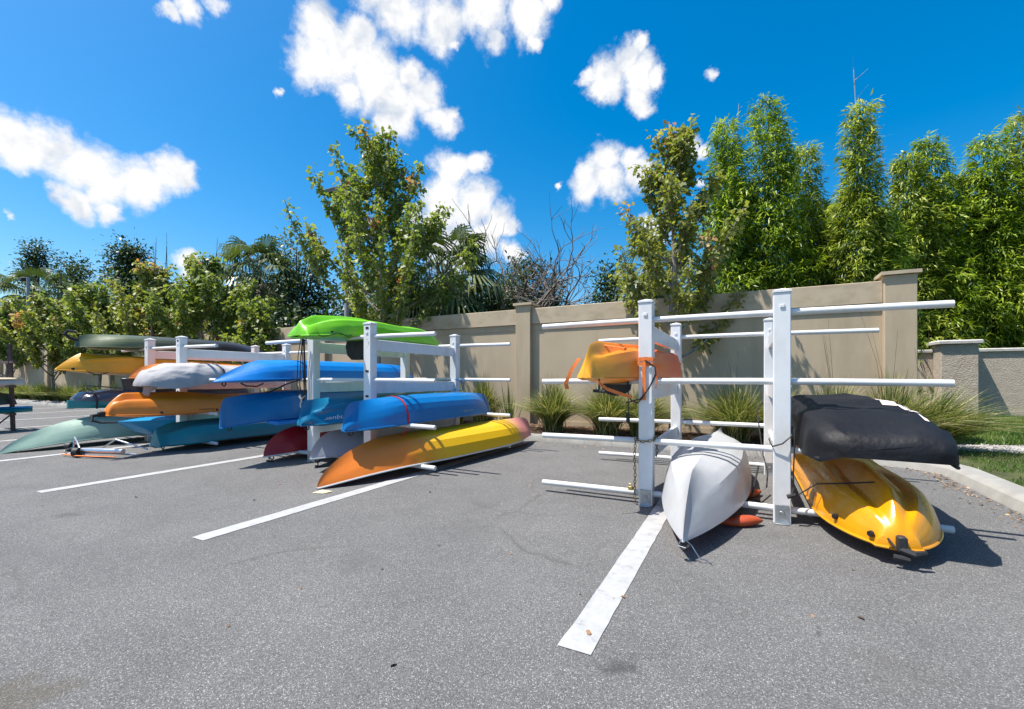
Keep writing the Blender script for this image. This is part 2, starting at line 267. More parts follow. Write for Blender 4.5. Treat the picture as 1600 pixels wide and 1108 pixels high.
# ------------------------------------------------------------------ mesh helpers
def tag(o, label=None, cat=None, group=None, kind=None):
    if label: o['label'] = label
    if cat: o['category'] = cat
    if group: o['group'] = group
    if kind: o['kind'] = kind
    return o
def empty(name, loc=(0, 0, 0), rz=0, label=None, cat=None, group=None, kind=None, rot=None):
    o = bpy.data.objects.new(name, None); o.empty_display_size = .1; COL.objects.link(o); o.location = loc
    o.rotation_euler = rot if rot else (0, 0, rz)
    return tag(o, label, cat, group, kind)
def link(name, me, parent=None, mat=None):
    o = bpy.data.objects.new(name, me); COL.objects.link(o)
    if parent: o.parent = parent
    if mat and not me.materials: me.materials.append(mat)
    return o
class MB:
    def __init__(s): s.v = []; s.f = []
    def box(s, x0, x1, y0, y1, z0, z1):
        b = len(s.v); s.v += [(x, y, z) for z in (z0, z1) for (x, y) in ((x0, y0), (x1, y0), (x1, y1), (x0, y1))]
        s.f += [tuple(b + i for i in q) for q in ((3, 2, 1, 0), (4, 5, 6, 7), (0, 1, 5, 4), (1, 2, 6, 5), (2, 3, 7, 6), (3, 0, 4, 7))]
        return s
    def bbox(s, x0, x1, y0, y1, z0, z1, r=.006):   # box with chamfered vertical edges and top
        rings = [(0, z0, 0), (0, z1 - r, 0), (r, z1, 0)]
        b = len(s.v); n = 8
        for (i, z, _) in rings:
            xa, xb, ya, yb = x0 + i, x1 - i, y0 + i, y1 - i
            s.v += [(xa + r, ya, z), (xb - r, ya, z), (xb, ya + r, z), (xb, yb - r, z), (xb - r, yb, z), (xa + r, yb, z), (xa, yb - r, z), (xa, ya + r, z)]
        for k in range(2):
            for j in range(n): s.f.append((b + k * n + j, b + k * n + (j + 1) % n, b + (k + 1) * n + (j + 1) % n, b + (k + 1) * n + j))
        s.f.append(tuple(b + j for j in reversed(range(n)))); s.f.append(tuple(b + 2 * n + j for j in range(n)))
        return s
    def tube(s, pts, rad, n=6, cap=True):
        pts = [Vector(p) for p in pts]; b = len(s.v); m = len(pts)
        if not hasattr(rad, '__len__'): rad = [rad] * m
        up = Vector((0, 0, 1)); a = None
        for i, p in enumerate(pts):
            d = (pts[min(i + 1, m - 1)] - pts[max(i - 1, 0)]).normalized()
            if a is None:
                a = d.cross(up if abs(d.z) < .9 else Vector((1, 0, 0))).normalized()
            else:
                a = (a - d * a.dot(d)); a = a.normalized() if a.length > 1e-6 else d.orthogonal().normalized()
            c = d.cross(a)
            for j in range(n):
                t = 2 * math.pi * j / n; q = p + (a * math.cos(t) + c * math.sin(t)) * rad[i]; s.v.append(tuple(q))
        for i in range(m - 1):
            for j in range(n): s.f.append((b + i * n + j, b + i * n + (j + 1) % n, b + (i + 1) * n + (j + 1) % n, b + (i + 1) * n + j))
        if cap: s.f.append(tuple(b + j for j in reversed(range(n)))); s.f.append(tuple(b + (m - 1) * n + j for j in range(n)))
        return s
    def strap(s, pts, w, th, wdir):
        """flat webbing along pts, width in direction wdir"""
        pts = [Vector(p) for p in pts]; wd = Vector(wdir).normalized(); b = len(s.v); m = len(pts)
        for i, p in enumerate(pts):
            d = (pts[min(i + 1, m - 1)] - pts[max(i - 1, 0)]).normalized(); nrm = d.cross(wd).normalized()
            for (a, c) in ((-1, -1), (1, -1), (1, 1), (-1, 1)): s.v.append(tuple(p + wd * a * w / 2 + nrm * c * th / 2))
        for i in range(m - 1):
            for j in range(4): s.f.append((b + i * 4 + j, b + i * 4 + (j + 1) % 4, b + (i + 1) * 4 + (j + 1) % 4, b + (i + 1) * 4 + j))
        s.f.append((b + 3, b + 2, b + 1, b)); s.f.append(tuple(b + (m - 1) * 4 + j for j in range(4)))
        return s
    def mesh(s, name, smooth=True, ang=35):
        me = bpy.data.meshes.new(name); me.from_pydata(s.v, [], s.f); me.update()
        if smooth:
            me.shade_smooth(); 
            try: me.set_sharp_from_angle(angle=R(ang))
            except Exception: pass
        return me
    def build(s, name, mat, parent=None, smooth=True, ang=35): return link(name, s.mesh(name, smooth, ang), parent, mat)

def poly_np(name, verts, npoly, k, mat, parent=None, tint=None, smooth=False):
    """verts (npoly*k,3): npoly polygons of k vertices each, fast"""
    me = bpy.data.meshes.new(name); nv = npoly * k
    me.vertices.add(nv); me.vertices.foreach_set('co', np.ascontiguousarray(verts, dtype=np.float32).ravel())
    me.loops.add(nv); me.loops.foreach_set('vertex_index', np.arange(nv, dtype=np.int32))
    me.polygons.add(npoly); me.polygons.foreach_set('loop_start', np.arange(0, nv, k, dtype=np.int32)); me.polygons.foreach_set('loop_total', np.full(npoly, k, dtype=np.int32))
    if tint is not None:
        a = me.attributes.new('tint', 'FLOAT', 'POINT'); a.data.foreach_set('value', np.repeat(np.clip(tint, 0, 1), k).astype(np.float32))
    me.update(calc_edges=True)
    return link(name, me, parent, mat)
def unit(a): return a / (np.linalg.norm(a, axis=-1, keepdims=True) + 1e-9)
LOBED = [(0, 0), (.12, .42), (.42, .20), (.62, .40), (1, 0), (.62, -.40), (.42, -.20), (.12, -.42)]
DIAMOND = [(0, 0), (.38, .5), (1, 0), (.38, -.5)]
OVAL = [(0, 0), (.25, .42), (.7, .40), (1, 0), (.7, -.40), (.25, -.42)]
def leaves(name, P, D, Nn, L, Wd, shape, mat, parent, tint, curl=.18):
    D = unit(D); S = unit(np.cross(D, Nn)); Nn = np.cross(S, D)
    k = len(shape); n = len(P); V = np.empty((n, k, 3))
    for i, (a, b) in enumerate(shape):
        V[:, i, :] = P + D * (a * L)[:, None] + S * (b * Wd)[:, None] + Nn * ((abs(b) * .5 * Wd) - curl * L * a * a)[:, None]
    return poly_np(name, V.reshape(-1, 3), n, k, mat, parent, tint)
def rand_dirs(n, r=rng):
    v = r.normal(size=(n, 3)); return unit(v)

# ------------------------------------------------------------------ ground
def sheet(name, x0, x1, y0, y1, z, mat, nx=1, ny=1, label=None, hf=None):
    v = []; f = []
    for j in range(ny + 1):
        for i in range(nx + 1):
            x = x0 + (x1 - x0) * i / nx; y = y0 + (y1 - y0) * j / ny; v.append((x, y, z + (hf(x, y) if hf else 0)))
    for j in range(ny):
        for i in range(nx): a = j * (nx + 1) + i; f.append((a, a + 1, a + nx + 2, a + nx + 1))
    mb = MB(); mb.v = v; mb.f = f
    o = mb.build(name, mat); tag(o, label, kind='structure'); return o
sheet('ground', -900, 900, -900, 900, -.02, M['earth'], label='flat earth and rough ground reaching to the horizon')
sheet('parking_lot', -60, 2.16, -30, 7.80, 0, M['asphalt'], label='worn grey asphalt of the car park')
EDGE_Y = 7.75
k = 0
for X in [-.667 - 2.94 * i for i in range(0, 14)]:
    mb = MB(); x0, x1, y0, y1 = X - .076, X + .076, 1.87, 7.62
    n = 60; b = 0
    rr = random.Random(int(X * 100) + 9)
    for i in range(n + 1):
        y = y0 + (y1 - y0) * i / n; j1 = rr.uniform(-.003, .003); j2 = rr.uniform(-.003, .003)
        mb.v += [(x0 + j1, y, .004), (x1 + j2, y, .004)]
    for i in range(n): mb.f.append((2 * i, 2 * i + 1, 2 * i + 3, 2 * i + 2))
    o = mb.build('parking_line', M['line'], smooth=False); tag(o, kind='structure')
# raised planting bed behind the kerb
def bed_h(x, y): return .03 * noise.noise(Vector((x * 1.3, y * 1.3, 0))) + .04 * min(1, max(0, (y - 7.9) / .5))
sheet('planting_bed', -60, 2.60, 7.90, 9.42, .085, M['mulch'], 300, 10, 'brown mulch bed along the foot of the tan wall', bed_h)
# kerbs
kb = empty('bed_kerb', (0, EDGE_Y, 0), kind='structure', label='low concrete kerb in front of the planting bed')
km = None
for i in range(21):
    x1 = 1.55 - i * 3.0; x0 = x1 - 2.99
    if km is None:
        mb = MB(); n = 12
        prof = [(0, -.02), (.02, .085), (.045, .11), (.155, .115), (.165, -.02)]
        for a in range(n + 1):
            for (py, pz) in prof: mb.v.append((2.99 * a / n, py + .003 * math.sin(a * 2.1), pz))
        for a in range(n):
            for j in range(len(prof) - 1): q = a * 5 + j; mb.f.append((q, q + 5, q + 6, q + 1))
        mb.f.append((0, 1, 2, 3, 4)); mb.f.append(tuple(n * 5 + j for j in (4, 3, 2, 1, 0)))
        km = mb.mesh('kerb_stone'); km.materials.append(M['kerb'])
    o = link('kerb_stone', km, kb); o.location = (x0, 0, 0)
# right kerb: runs toward the camera from the corner
mb = MB(); path = []
for i in range(9):
    a = R(90 - i * 90 / 8); path.append((1.56 + .60 * math.cos(a) , EDGE_Y - .60 + .60 * math.sin(a), math.cos(a), math.sin(a)))
for i in range(1, 40): path.append((2.16, EDGE_Y - .60 - i * .5, 1, 0))
prof = [(0, -.02), (.05, .085), (.10, .118), (.26, .128), (.27, -.02)]
for (x, y, nx_, ny_) in path:
    for (o_, z) in prof: mb.v.append((x + nx_ * o_, y + ny_ * o_, z))
for a in range(len(path) - 1):
    for j in range(4): q = a * 5 + j; mb.f.append((q, q + 1, q + 6, q + 5))
o = mb.build('lawn_kerb', M['kerb'], ang=15); tag(o, 'pale sloped concrete kerb curving along the lawn at right', kind='structure')
# lawn, gravel strip
def lawn_h(x, y): return .02 * noise.noise(Vector((x * .8, y * .8, 3))) + .012 * noise.noise(Vector((x * 4, y * 4, 3))) + .03 * max(0, min(1, (x - 2.6) / 2))
sheet('lawn', 2.40, 30, -16, 9.05, .10, M['lawnbase'], 60, 60, 'patchy green lawn to the right of the kerb', lawn_h)
sheet('gravel_path', 2.5, 30, 9.05, 9.95, .105, M['gravelm'], 60, 6, 'strip of pale gravel and leaf litter crossing the lawn', lawn_h)
sheet('back_lawn', 2.66, 30, 9.95, 16.6, .12, M['lawnbase'], 60, 30, 'shaded green lawn in front of the low wall', lawn_h)
def blades_area(name, x0, x1, y0, y1, n, z, Lm, mat, label, dens=None):
    P = np.column_stack([rng.uniform(x0, x1, n), rng.uniform(y0, y1, n), np.full(n, z)])
    if dens is not None:
        keep = np.array([dens(p[0], p[1]) > rng.random() for p in P]); P = P[keep]; n = len(P)
    P[:, 2] += np.array([lawn_h(p[0], p[1]) for p in P]) - .005
    D = unit(np.column_stack([rng.normal(0, .5, n), rng.normal(0, .5, n), np.ones(n)]))
    L = rng.uniform(.5, 1.2, n) * Lm; nn = rand_dirs(n)
    cl = np.array([noise.noise(Vector((p[0] * 1.5, p[1] * 1.5, 9))) for p in P])
    o = leaves(name, P, D, nn, L, L * .16 + .003, [(0, .5), (0, -.5), (1, 0)], mat, None, rng.uniform(0, .7, n) + cl * .6)
    tag(o, label, kind='stuff'); return o
def ldens(x, y): return .35 + 1.4 * (noise.noise(Vector((x * 2.2, y * 2.2, 1))) + .25) + (-.5 if x < 2.62 else 0)
blades_area('lawn_grass', 2.45, 7.5, 2.5, 9.05, 60000, .10, .055, M['lawn'], 'short patchy turf on the near lawn', ldens)
blades_area('back_grass', 2.9, 10, 9.9, 16.4, 60000, .12, .10, M['lawn'], 'lush longer turf in front of the low wall', lambda x, y: 1)
# stones of the gravel strip and chips of the bed
def pebbles(name, n, x0, x1, y0, y1, z, s0, s1, mat, label, flat=.6):
    base = np.array([(1, 0, 0), (-1, 0, 0), (0, 1, 0), (0, -1, 0), (0, 0, 1), (0, 0, -1)], float)
    tri = [(0, 2, 4), (2, 1, 4), (1, 3, 4), (3, 0, 4)]
    V = np.empty((n, 12, 3))
    for i in range(n):
        s = rng.uniform(s0, s1); A = Matrix.Rotation(rng.uniform(0, 6.28), 3, 'Z') @ Matrix.Rotation(rng.normal(0, .3), 3, 'X')
        q = base * np.array([s, s * rng.uniform(.5, 1), s * flat * rng.uniform(.6, 1)]) * rng.uniform(.8, 1.2, (6, 1)); q = q @ np.array(A).T
        c = np.array([rng.uniform(x0, x1), rng.uniform(y0, y1), 0]); c[2] = z + (bed_h(c[0], c[1]) if x0 < 2 else lawn_h(c[0], c[1]))
        for j, t in enumerate(tri): V[i, j * 3:j * 3 + 3] = q[list(t)] + c
    o = poly_np(name, V.reshape(-1, 3), n * 4, 3, mat); tag(o, label, kind='stuff'); return o
pebbles('gravel', 5000, 2.5, 9, 9.0, 9.95, .11, .012, .035, M['stone'], 'loose pale gravel on the strip across the lawn')
pebbles('bark_chips', 9000, -14, 2.5, 7.93, 9.3, .095, .012, .04, M['chip'], 'loose brown bark chips on the planting bed', .3)
pebbles('edge_stones', 1400, -34, -10, 7.92, 8.25, .10, .04, .10, M['stone'], 'grey river stones along the far bed edge', .7)
# leaf litter
n = 520; P = np.column_stack([2.14 - np.abs(rng.normal(0, .12, n)), rng.uniform(2.2, 7.6, n), rng.uniform(.004, .012, n)])
n2 = 260; P2 = np.column_stack([rng.uniform(-6, 2, n2), 7.73 - np.abs(rng.normal(0, .25, n2)), rng.uniform(.004, .012, n2)])
n3 = 70; P3 = np.column_stack([rng.uniform(-6, 1.9, n3), rng.uniform(1.0, 6.5, n3), np.full(n3, .006)])
P = np.vstack([P, P2, P3]); n = len(P)
Dd = rand_dirs(n); Dd[:, 2] *= .15; nn = unit(np.column_stack([rng.normal(0, .3, n), rng.normal(0, .3, n), np.ones(n)]))
L = rng.uniform(.012, .04, n); o = leaves('leaf_litter', P, Dd, nn, L, L * .6, OVAL, M['litter'], None, rng.random(n)); tag(o, 'dry fallen leaves scattered along the kerbs', kind='stuff')

# ------------------------------------------------------------------ tall tan wall
WY = 9.45
wall = empty('boundary_wall', (2.23, WY, 0), label='tall tan stucco wall with square pillars behind the racks', cat='wall')
def part(name, mb, mat, parent, origin, **kw):
    ox, oy, oz = origin; mb.v = [(x - ox, y - oy, z - oz) for (x, y, z) in mb.v]; o = mb.build(name, mat, parent, **kw); return o
OW = (2.23, WY, 0)
PIL = [2.23 - 6.8 * i for i in range(8)]
for i, px in enumerate(PIL):
    wd = .21 if i == 0 else .19
    mb = MB(); mb.bbox(px - wd, px + wd, WY - .13, WY + .28, 0, 2.87, .01); pl = part('pillar', mb, M['stucco'], wall, OW)
    mb = MB(); a = wd + .045; z = 2.873
    b = 0; mb.v = [(px - a, WY - .175, z), (px + a, WY - .175, z), (px + a, WY + .325, z), (px - a, WY + .325, z), (px - a, WY - .175, z + .055), (px + a, WY - .175, z + .055), (px + a, WY + .325, z + .055), (px - a, WY + .325, z + .055), (px, WY + .075, z + .095)]
    mb.f = [(3, 2, 1, 0), (0, 1, 5, 4), (1, 2, 6, 5), (2, 3, 7, 6), (3, 0, 4, 7), (4, 5, 8), (5, 6, 8), (6, 7, 8), (7, 4, 8)]
    part('pillar_cap', mb, M['stucco_cap'], pl, OW, smooth=False)
    if i < 7:
        x1 = px - wd - .001 + (.0 if i else 0); x0 = PIL[i + 1] + .191
        mb = MB(); mb.box(x0, x1, WY, WY + .15, 0, 2.44); part('wall_panel', mb, M['stucco'], wall, OW, smooth=False)
        mb = MB(); mb.bbox(x0, x1 , WY - .055, WY + .20, 2.442, 2.80, .008); part('top_band', mb, M['stucco_cap'], wall, OW)
        mb = MB(); mb.box(x0, x1, WY - .012, WY - .002, 2.30, 2.436); part('frieze', mb, M['stucco'], wall, OW, smooth=False)
        mb = MB(); mb.box(x0, x1, WY - .02, WY - .002, 0, .22); part('plinth', mb, M['stucco'], wall, OW, smooth=False)
# low rough wall at right
LY = 16.6
lw = empty('garden_wall', (5.06, LY, 0), label='low rough grey stucco wall below the bamboo', cat='wall'); OW2 = (5.06, LY, 0)
for (x0, x1) in ((2.6, 4.67), (5.44, 11.0), (11.75, 22)):
    mb = MB(); n = 1; mb.box(x0, x1, LY, LY + .2, .05, 1.90); part('wall_panel', mb, M['stucco_old'], lw, OW2, smooth=False)
    mb = MB(); mb.bbox(x0, x1, LY - .05, LY + .25, 1.903, 1.985, .02); part('coping', mb, M['cap_old'], lw, OW2)
for px in (5.055, 11.37):
    mb = MB(); mb.bbox(px - .38, px + .38, LY - .55, LY + .25, .05, 2.10, .02); pl = part('pillar', mb, M['stucco_old'], lw, OW2)
    mb = MB(); mb.bbox(px - .46, px + .46, LY - .63, LY + .33, 2.103, 2.20, .03); part('pillar_cap', mb, M['cap_old'], pl, OW2)
# far house glimpsed through the bamboo
hs = empty('house', (11, 30, 0), label='beige house glimpsed through the bamboo at right', cat='house')
MB().box(-5, 9, 0, 8, 0, 3.6).build('wall', M['house'], hs, smooth=False)
mb = MB(); mb.v = [(-5.5, -.5, 3.6), (9.5, -.5, 3.6), (9.5, 8.5, 3.6), (-5.5, 8.5, 3.6), (-2, 4, 5.6), (6, 4, 5.6)]; mb.f = [(0, 1, 5, 4), (1, 2, 5), (2, 3, 4, 5), (3, 0, 4), (3, 2, 1, 0)]; mb.build('roof', M['brown_post'], hs, smooth=False)

# ------------------------------------------------------------------ racks
def rack(cx, y0, y1, label, idx):
    """white vinyl kayak rack: four posts, pipes right through them, boards between front and rear posts"""
    g = empty('kayak_rack', (cx, (y0 + y1) / 2, 0), label=label, cat='kayak rack', group='white kayak storage racks')
    ym = (y1 - y0) / 2
    if idx == 0:
        for sy in (-1, 1):
            for sx in (-1, 1):
                mb = MB(); mb.bbox(-.063, .063, -.063, .063, 0, 1.905, .006); p = mb.build('post', M['white'], g); p.location = (sx * .55, sy * ym, 0)
                mb = MB(); a = .069; mb.v = [(-a, -a, 1.905), (a, -a, 1.905), (a, a, 1.905), (-a, a, 1.905), (-a, -a, 1.922), (a, -a, 1.922), (a, a, 1.922), (-a, a, 1.922), (0, 0, 1.945)]
                mb.f = [(3, 2, 1, 0), (0, 1, 5, 4), (1, 2, 6, 5), (2, 3, 7, 6), (3, 0, 4, 7), (4, 5, 8), (5, 6, 8), (6, 7, 8), (7, 4, 8)]; mb.build('post_cap', M['white'], p, smooth=False)
                mb = MB(); mb.bbox(-.05, .05, -.068, -.0635, .003, .15, .002).bbox(-.05, .05, -.12, -.064, .003, .009, .001).bbox(-.016, .016, -.076, -.068, .07, .10, .003); mb.build('base_bracket', M['galv'], p)
                mb = MB(); mb.bbox(-.018, .018, -.072, -.0635, 1.78, 1.805, .003); mb.build('bolt_cover', M['white'], p)
        for z in (.105, .60, 1.168, 1.745):
            for sy in (-1, 1):
                mb = MB(); n = 5
                pts = [(-1.62 + 3.24 * i / 10, .0, -.010 * ((i - 5) / 5) ** 2) for i in range(11)]
                mb.tube([(-1.622, 0, -.010)] + pts + [(1.622, 0, -.010)], [.024] + [.0275] * 11 + [.024], 14); p = mb.build('pipe', M['pvc'], g, ang=50); p.location = (0, sy * ym, z)
        for z0 in (.40, .985, 1.56):
            for sx in (-1, 1):
                mb = MB(); mb.bbox(-.022, .022, -ym + .066, ym - .066, z0, z0 + .15, .004); b = mb.build('cross_board', M['white'], g); b.location = (sx * .55, 0, 0)
        return g
    return g
def copy_tree(src, loc, **kw):
    r = src.copy(); COL.objects.link(r); r.location = loc
    for kk, vv in kw.items(): r[kk] = vv
    for ch in src.children:
        c = ch.copy(); COL.objects.link(c); c.parent = r
        for gch in ch.children:
            d = gch.copy(); COL.objects.link(d); d.parent = c
    return r
rackA = rack(-.28, 4.36, 6.42, 'nearest white rack holding a white hull and a black covered boat', 0)
rackB = copy_tree(rackA, (-4.97, 5.39, 0), label='middle white rack topped by the lime green kayak')
rackC = copy_tree(rackA, (-9.47, 5.40, 0), label='far white rack topped by the dark green kayak')
rackB.scale = (1, .95, 1)
# dark adjustment slots on the front right posts of the two further racks
for rk in (rackB, rackC):
    fr = [c for c in rk.children if c.name.startswith('post') and c.location.x > 0 and c.location.y < 0][0]
    for z in (1.84, 1.27, .94):
        mb = MB(); mb.bbox(-.022, .030, -.0675, -.0635, z, z + .028, .001); mb.build('slot', M['dark'], fr)
    mb = MB()
    for (x, z) in ((.0, 1.70), (.03, 1.64), (.0, 1.60), (.03, 1.66), (0, 1.12), (.0, 1.02), (.035, 1.08)): mb.bbox(x - .005, x + .005, -.066, -.0635, z, z + .01, .001)
    tag(mb.build('screw_heads', M['galv'], fr), kind='stuff')

# ------------------------------------------------------------------ kayaks
SEC = {
 'chine': ([0, .18, .38, .60, .80, .92, .98, 1.0], [1, .985, .96, .90, .78, .45, .14, 0], [0, .05, .14, .28, .48, .70, .88, 1.0], [1, .90, .76, .60, .44, .28, .13, 0]),
 'chine2': ([0, .15, .35, .58, .80, .94, .99, 1.0], [1, .985, .95, .87, .69, .42, .12, 0], [0, .05, .14, .28, .48, .70, .88, 1.0], [1, .90, .76, .60, .44, .28, .13, 0]),
 'bulb': ([0, .20, .40, .60, .78, .91, .98, 1.0], [1, .985, .94, .85, .68, .44, .19, 0], [0, .20, .40, .60, .77, .90, .97, 1.0], [1, .97, .90, .78, .60, .38, .16, 0]),
 'flat':  ([0, .20, .42, .64, .84, .96, 1.0, 1.0], [1, .995, .98, .95, .86, .55, .20, 0], [0, .10, .24, .40, .60, .80, .94, 1.0], [1, .93, .82, .70, .52, .32, .15, 0]),
 'round': ([0, .20, .40, .60, .78, .91, .98, 1.0], [1, .98, .93, .83, .66, .42, .18, 0], [0, .08, .18, .32, .50, .70, .88, 1.0], [1, .88, .74, .58, .42, .26, .12, 0]),
}
def smooth(x): x = max(0, min(1, x)); return x * x * (3 - 2 * x)
def kayak(name, label, x, yn, yf, z, W=.36, D=.33, style='chine', mat=None, deckmat=None, xf=None, roll=0, pitch=0,
          near=(.35, 1.9, .02), far=(.5, 1.9, .02), entry=(1.5, 1.5), droop=(.04, .04), rocker=.03, ridge=0, ribs=0, ribr=(.25, .95), seat_y=.28, cat='kayak', rim=True, group=None, handles=True, flip=False, deck_crown=.05, wexp=.85, bulb=0, seat=False, rimmat=None):
    """hull lying keel up. near/far = (stem length, roundness exponent, tip half width); ridge: height of keel ridge and sponsons near the ends"""
    L = yf - yn; xf = x if xf is None else xf
    root = empty(name, ((x + xf) / 2, (yn + yf) / 2, z), label=label, cat=cat, group=group)
    root.rotation_euler = (pitch, roll, math.atan2(x - xf, L))
    mX, mZ, eX, eZ = SEC[style]; ns = len(mX); fine = 3
    nt_ = 72; S = []
    for i in range(ns - 1):
        for q in range(fine): S.append(i + q / fine)
    S.append(ns - 1)
    def lerp(a, s): i = min(int(s), ns - 2); return a[i] + (a[i + 1] - a[i]) * (s - i)
    def station(t):
        y = t * L; dn, df = y, L - y
        kn = min(1, dn / near[0]); kf = min(1, df / far[0])
        k = (1 - (1 - kn) ** near[1]) ** (1 / near[1]) * (1 - (1 - kf) ** far[1]) ** (1 / far[1])
        en = min(1, dn / entry[0]); ef = min(1, df / entry[1])
        w = W * (1 - (1 - en) ** 2) ** wexp * (1 - (1 - ef) ** 2) ** wexp
        w = max(w, near[2] * smooth(dn / .03 + .4) if dn < df else far[2] * smooth(df / .03 + .4))
        g = -droop[0] * max(0, 1 - dn / 1.2) ** 2 - droop[1] * max(0, 1 - df / 1.2) ** 2
        kk = D * k - rocker * (2 * t - 1) ** 2 * k
        e = 1 - smooth(min(dn / entry[0], df / entry[1]) * 1.25)
        return y - L / 2, w, g, max(kk, .004), e, dn, df
    def surf(t, s, side):
        """s 0 keel .. 1 gunwale"""
        y, w, g, kk, e, dn, df = station(t); ss = s * (ns - 1)
        fx = lerp(mX, ss) * (1 - e) + lerp(eX, ss) * e; fz = lerp(mZ, ss) * (1 - e) + lerp(eZ, ss) * e
        zz = g + kk * fz; xx = side * w * fx
        if ridge:
            am = ridge * (smooth((dn - .02) / .25) * (1 - smooth((dn - .9) / .8)) + .8 * smooth((df - .02) / .25) * (1 - smooth((df - .8) / .7)) + .12)
            am *= min(1, w / (W * .5))
            c = math.exp(-(fx / .17) ** 2) * .9 - math.exp(-((fx - .36) / .13) ** 2) * .6 + math.exp(-((fx - .70) / .2) ** 2) * .4
            zz += am * c * min(1, kk / (D * .4))
        if ribs:
            c = math.exp(-((s - .60) / .055) ** 2) * (smooth((dn - ribr[0]) / .15) * (1 - smooth((dn - ribr[1]) / .08)))
            xx += side * ribs * c; zz += ribs * .5 * c
        if bulb: xx += side * bulb * math.exp(-((dn - .05) / .07) ** 2) * math.exp(-((s - .80) / .16) ** 2)
        return (xx, y, zz)
    ts = []
    for i in range(nt_ + 1):
        a = i / nt_; ts.append(.5 - .5 * math.cos(math.pi * a) if True else a)
    ts = sorted(set(ts)); mb = MB(); nS = len(S); row = 2 * nS - 1
    for t in ts:
        for s in reversed(S[1:]): mb.v.append(surf(t, s / (ns - 1), -1))
        for s in S: mb.v.append(surf(t, s / (ns - 1), 1))
    for i in range(len(ts) - 1):
        for j in range(row - 1): a = i * row + j; mb.f.append((a, a + 1, a + row + 1, a + row))
    mb.f.append(tuple(range(row))); mb.f.append(tuple((len(ts) - 1) * row + j for j in reversed(range(row))))
    hull = mb.build('hull', mat, root, ang=19)
    # deck: closes the gunwale, bulging a little away from the keel, with a sunk cockpit
    mb = MB(); nd = 12
    for t in ts:
        y, w, g, kk, e, dn, df = station(t)
        for j in range(nd + 1):
            q = -1 + 2 * j / nd; zz = g - .002 - deck_crown * (1 - q * q) * min(1, w / W * 1.5)
            cw = max(0, 1 - ((y - .1) / (L * .22)) ** 4) if abs(y - .1) < L * .22 else 0
            zz += min(D * .55, .2) * smooth(cw * 2) * smooth((.72 - abs(q)) * 6)
            mb.v.append((q * w * .995, y, zz))
    for i in range(len(ts) - 1):
        for j in range(nd): a = i * (nd + 1) + j; mb.f.append((a, a + nd + 1, a + nd + 2, a + 1))
    mb.build('deck', deckmat or mat, root, ang=50)
    if rim:
        mb = MB()
        for side in (-1, 1):
            pts = []
            for t in ts[1:-1]:
                px, py, pz = surf(t, 1, side); pts.append((px, py, pz - .006))
            mb.tube(pts, .011, 6)
        mb.build('rim', rimmat or deckmat or mat, root)
    if handles:
        for (t, sg) in ((.035, -1), (.965, 1)):
            y, w, g, kk, e, dn, df = station(t); mb = MB()
            mb.tube([(-.035, y, g - .01), (-.04, y - .0, g - .055), (0, y, g - .075), (.04, y, g - .055), (.035, y, g - .01)], .009, 6); mb.build('carry_handle', M['black'], root)
    if seat:
        mb = MB(); pts = [(0, .1 + .18 * math.cos(a), -.02 - .17 * (1 + math.sin(a)) * .5) for a in (0,)]
        prof = [(-.16, .0), (-.20, -.12), (-.17, -.25), (-.08, -.32), (.08, -.32), (.17, -.25), (.20, -.12), (.16, .0)]
        for yy in (seat_y, seat_y + .07):
            for (a, c) in prof: mb.v.append((a, yy, c))
        n = len(prof); mb.f = [tuple(range(n)), tuple(reversed(range(n, 2 * n)))] + [(j, (j + 1) % n, n + (j + 1) % n, n + j) for j in range(n)]
        mb.build('seat_back', M['black'], root)
    return root, surf, L
def text_on(root, surf, L, text, t0, s0, length, side, mat, size_s=.10, flipx=True, name='lettering', shear=.3):
    cu = bpy.data.curves.new(name, 'FONT'); cu.body = text; cu.shear = shear; cu.resolution_u = 2
    tmp = bpy.data.objects.new('tmp', cu); COL.objects.link(tmp); dg = bpy.context.evaluated_depsgraph_get(); dg.update()
    me = bpy.data.meshes.new_from_object(tmp.evaluated_get(dg)); bpy.data.objects.remove(tmp)
    xs = [v.co.x for v in me.vertices]; x0, x1 = min(xs), max(xs); ys = [v.co.y for v in me.vertices]; y0, y1 = min(ys), max(ys)
    for v in me.vertices:
        a = (v.co.x - x0) / (x1 - x0); b_ = (v.co.y - y0) / (y1 - y0)
        t = t0 + length / L * (1 - a); s = s0 + size_s * b_      # keel-up hull: lettering stands on its head
        p = Vector(surf(t, s, side)); p2 = Vector(surf(t + .002, s, side)); p3 = Vector(surf(t, s + .01, side))
        nrm = (p2 - p).cross(p3 - p).normalized()
        if nrm.x * side < 0: nrm = -nrm
        v.co = p + nrm * .004
    me.materials.append(mat); o = link(name, me, root); return o
def bungee(name, pts, r, mat, parent=None, label=None, cat=None, **kw):
    mb = MB(); mb.tube(pts, r, 6); o = mb.build(name, mat, parent); tag(o, label, cat, **kw); return o

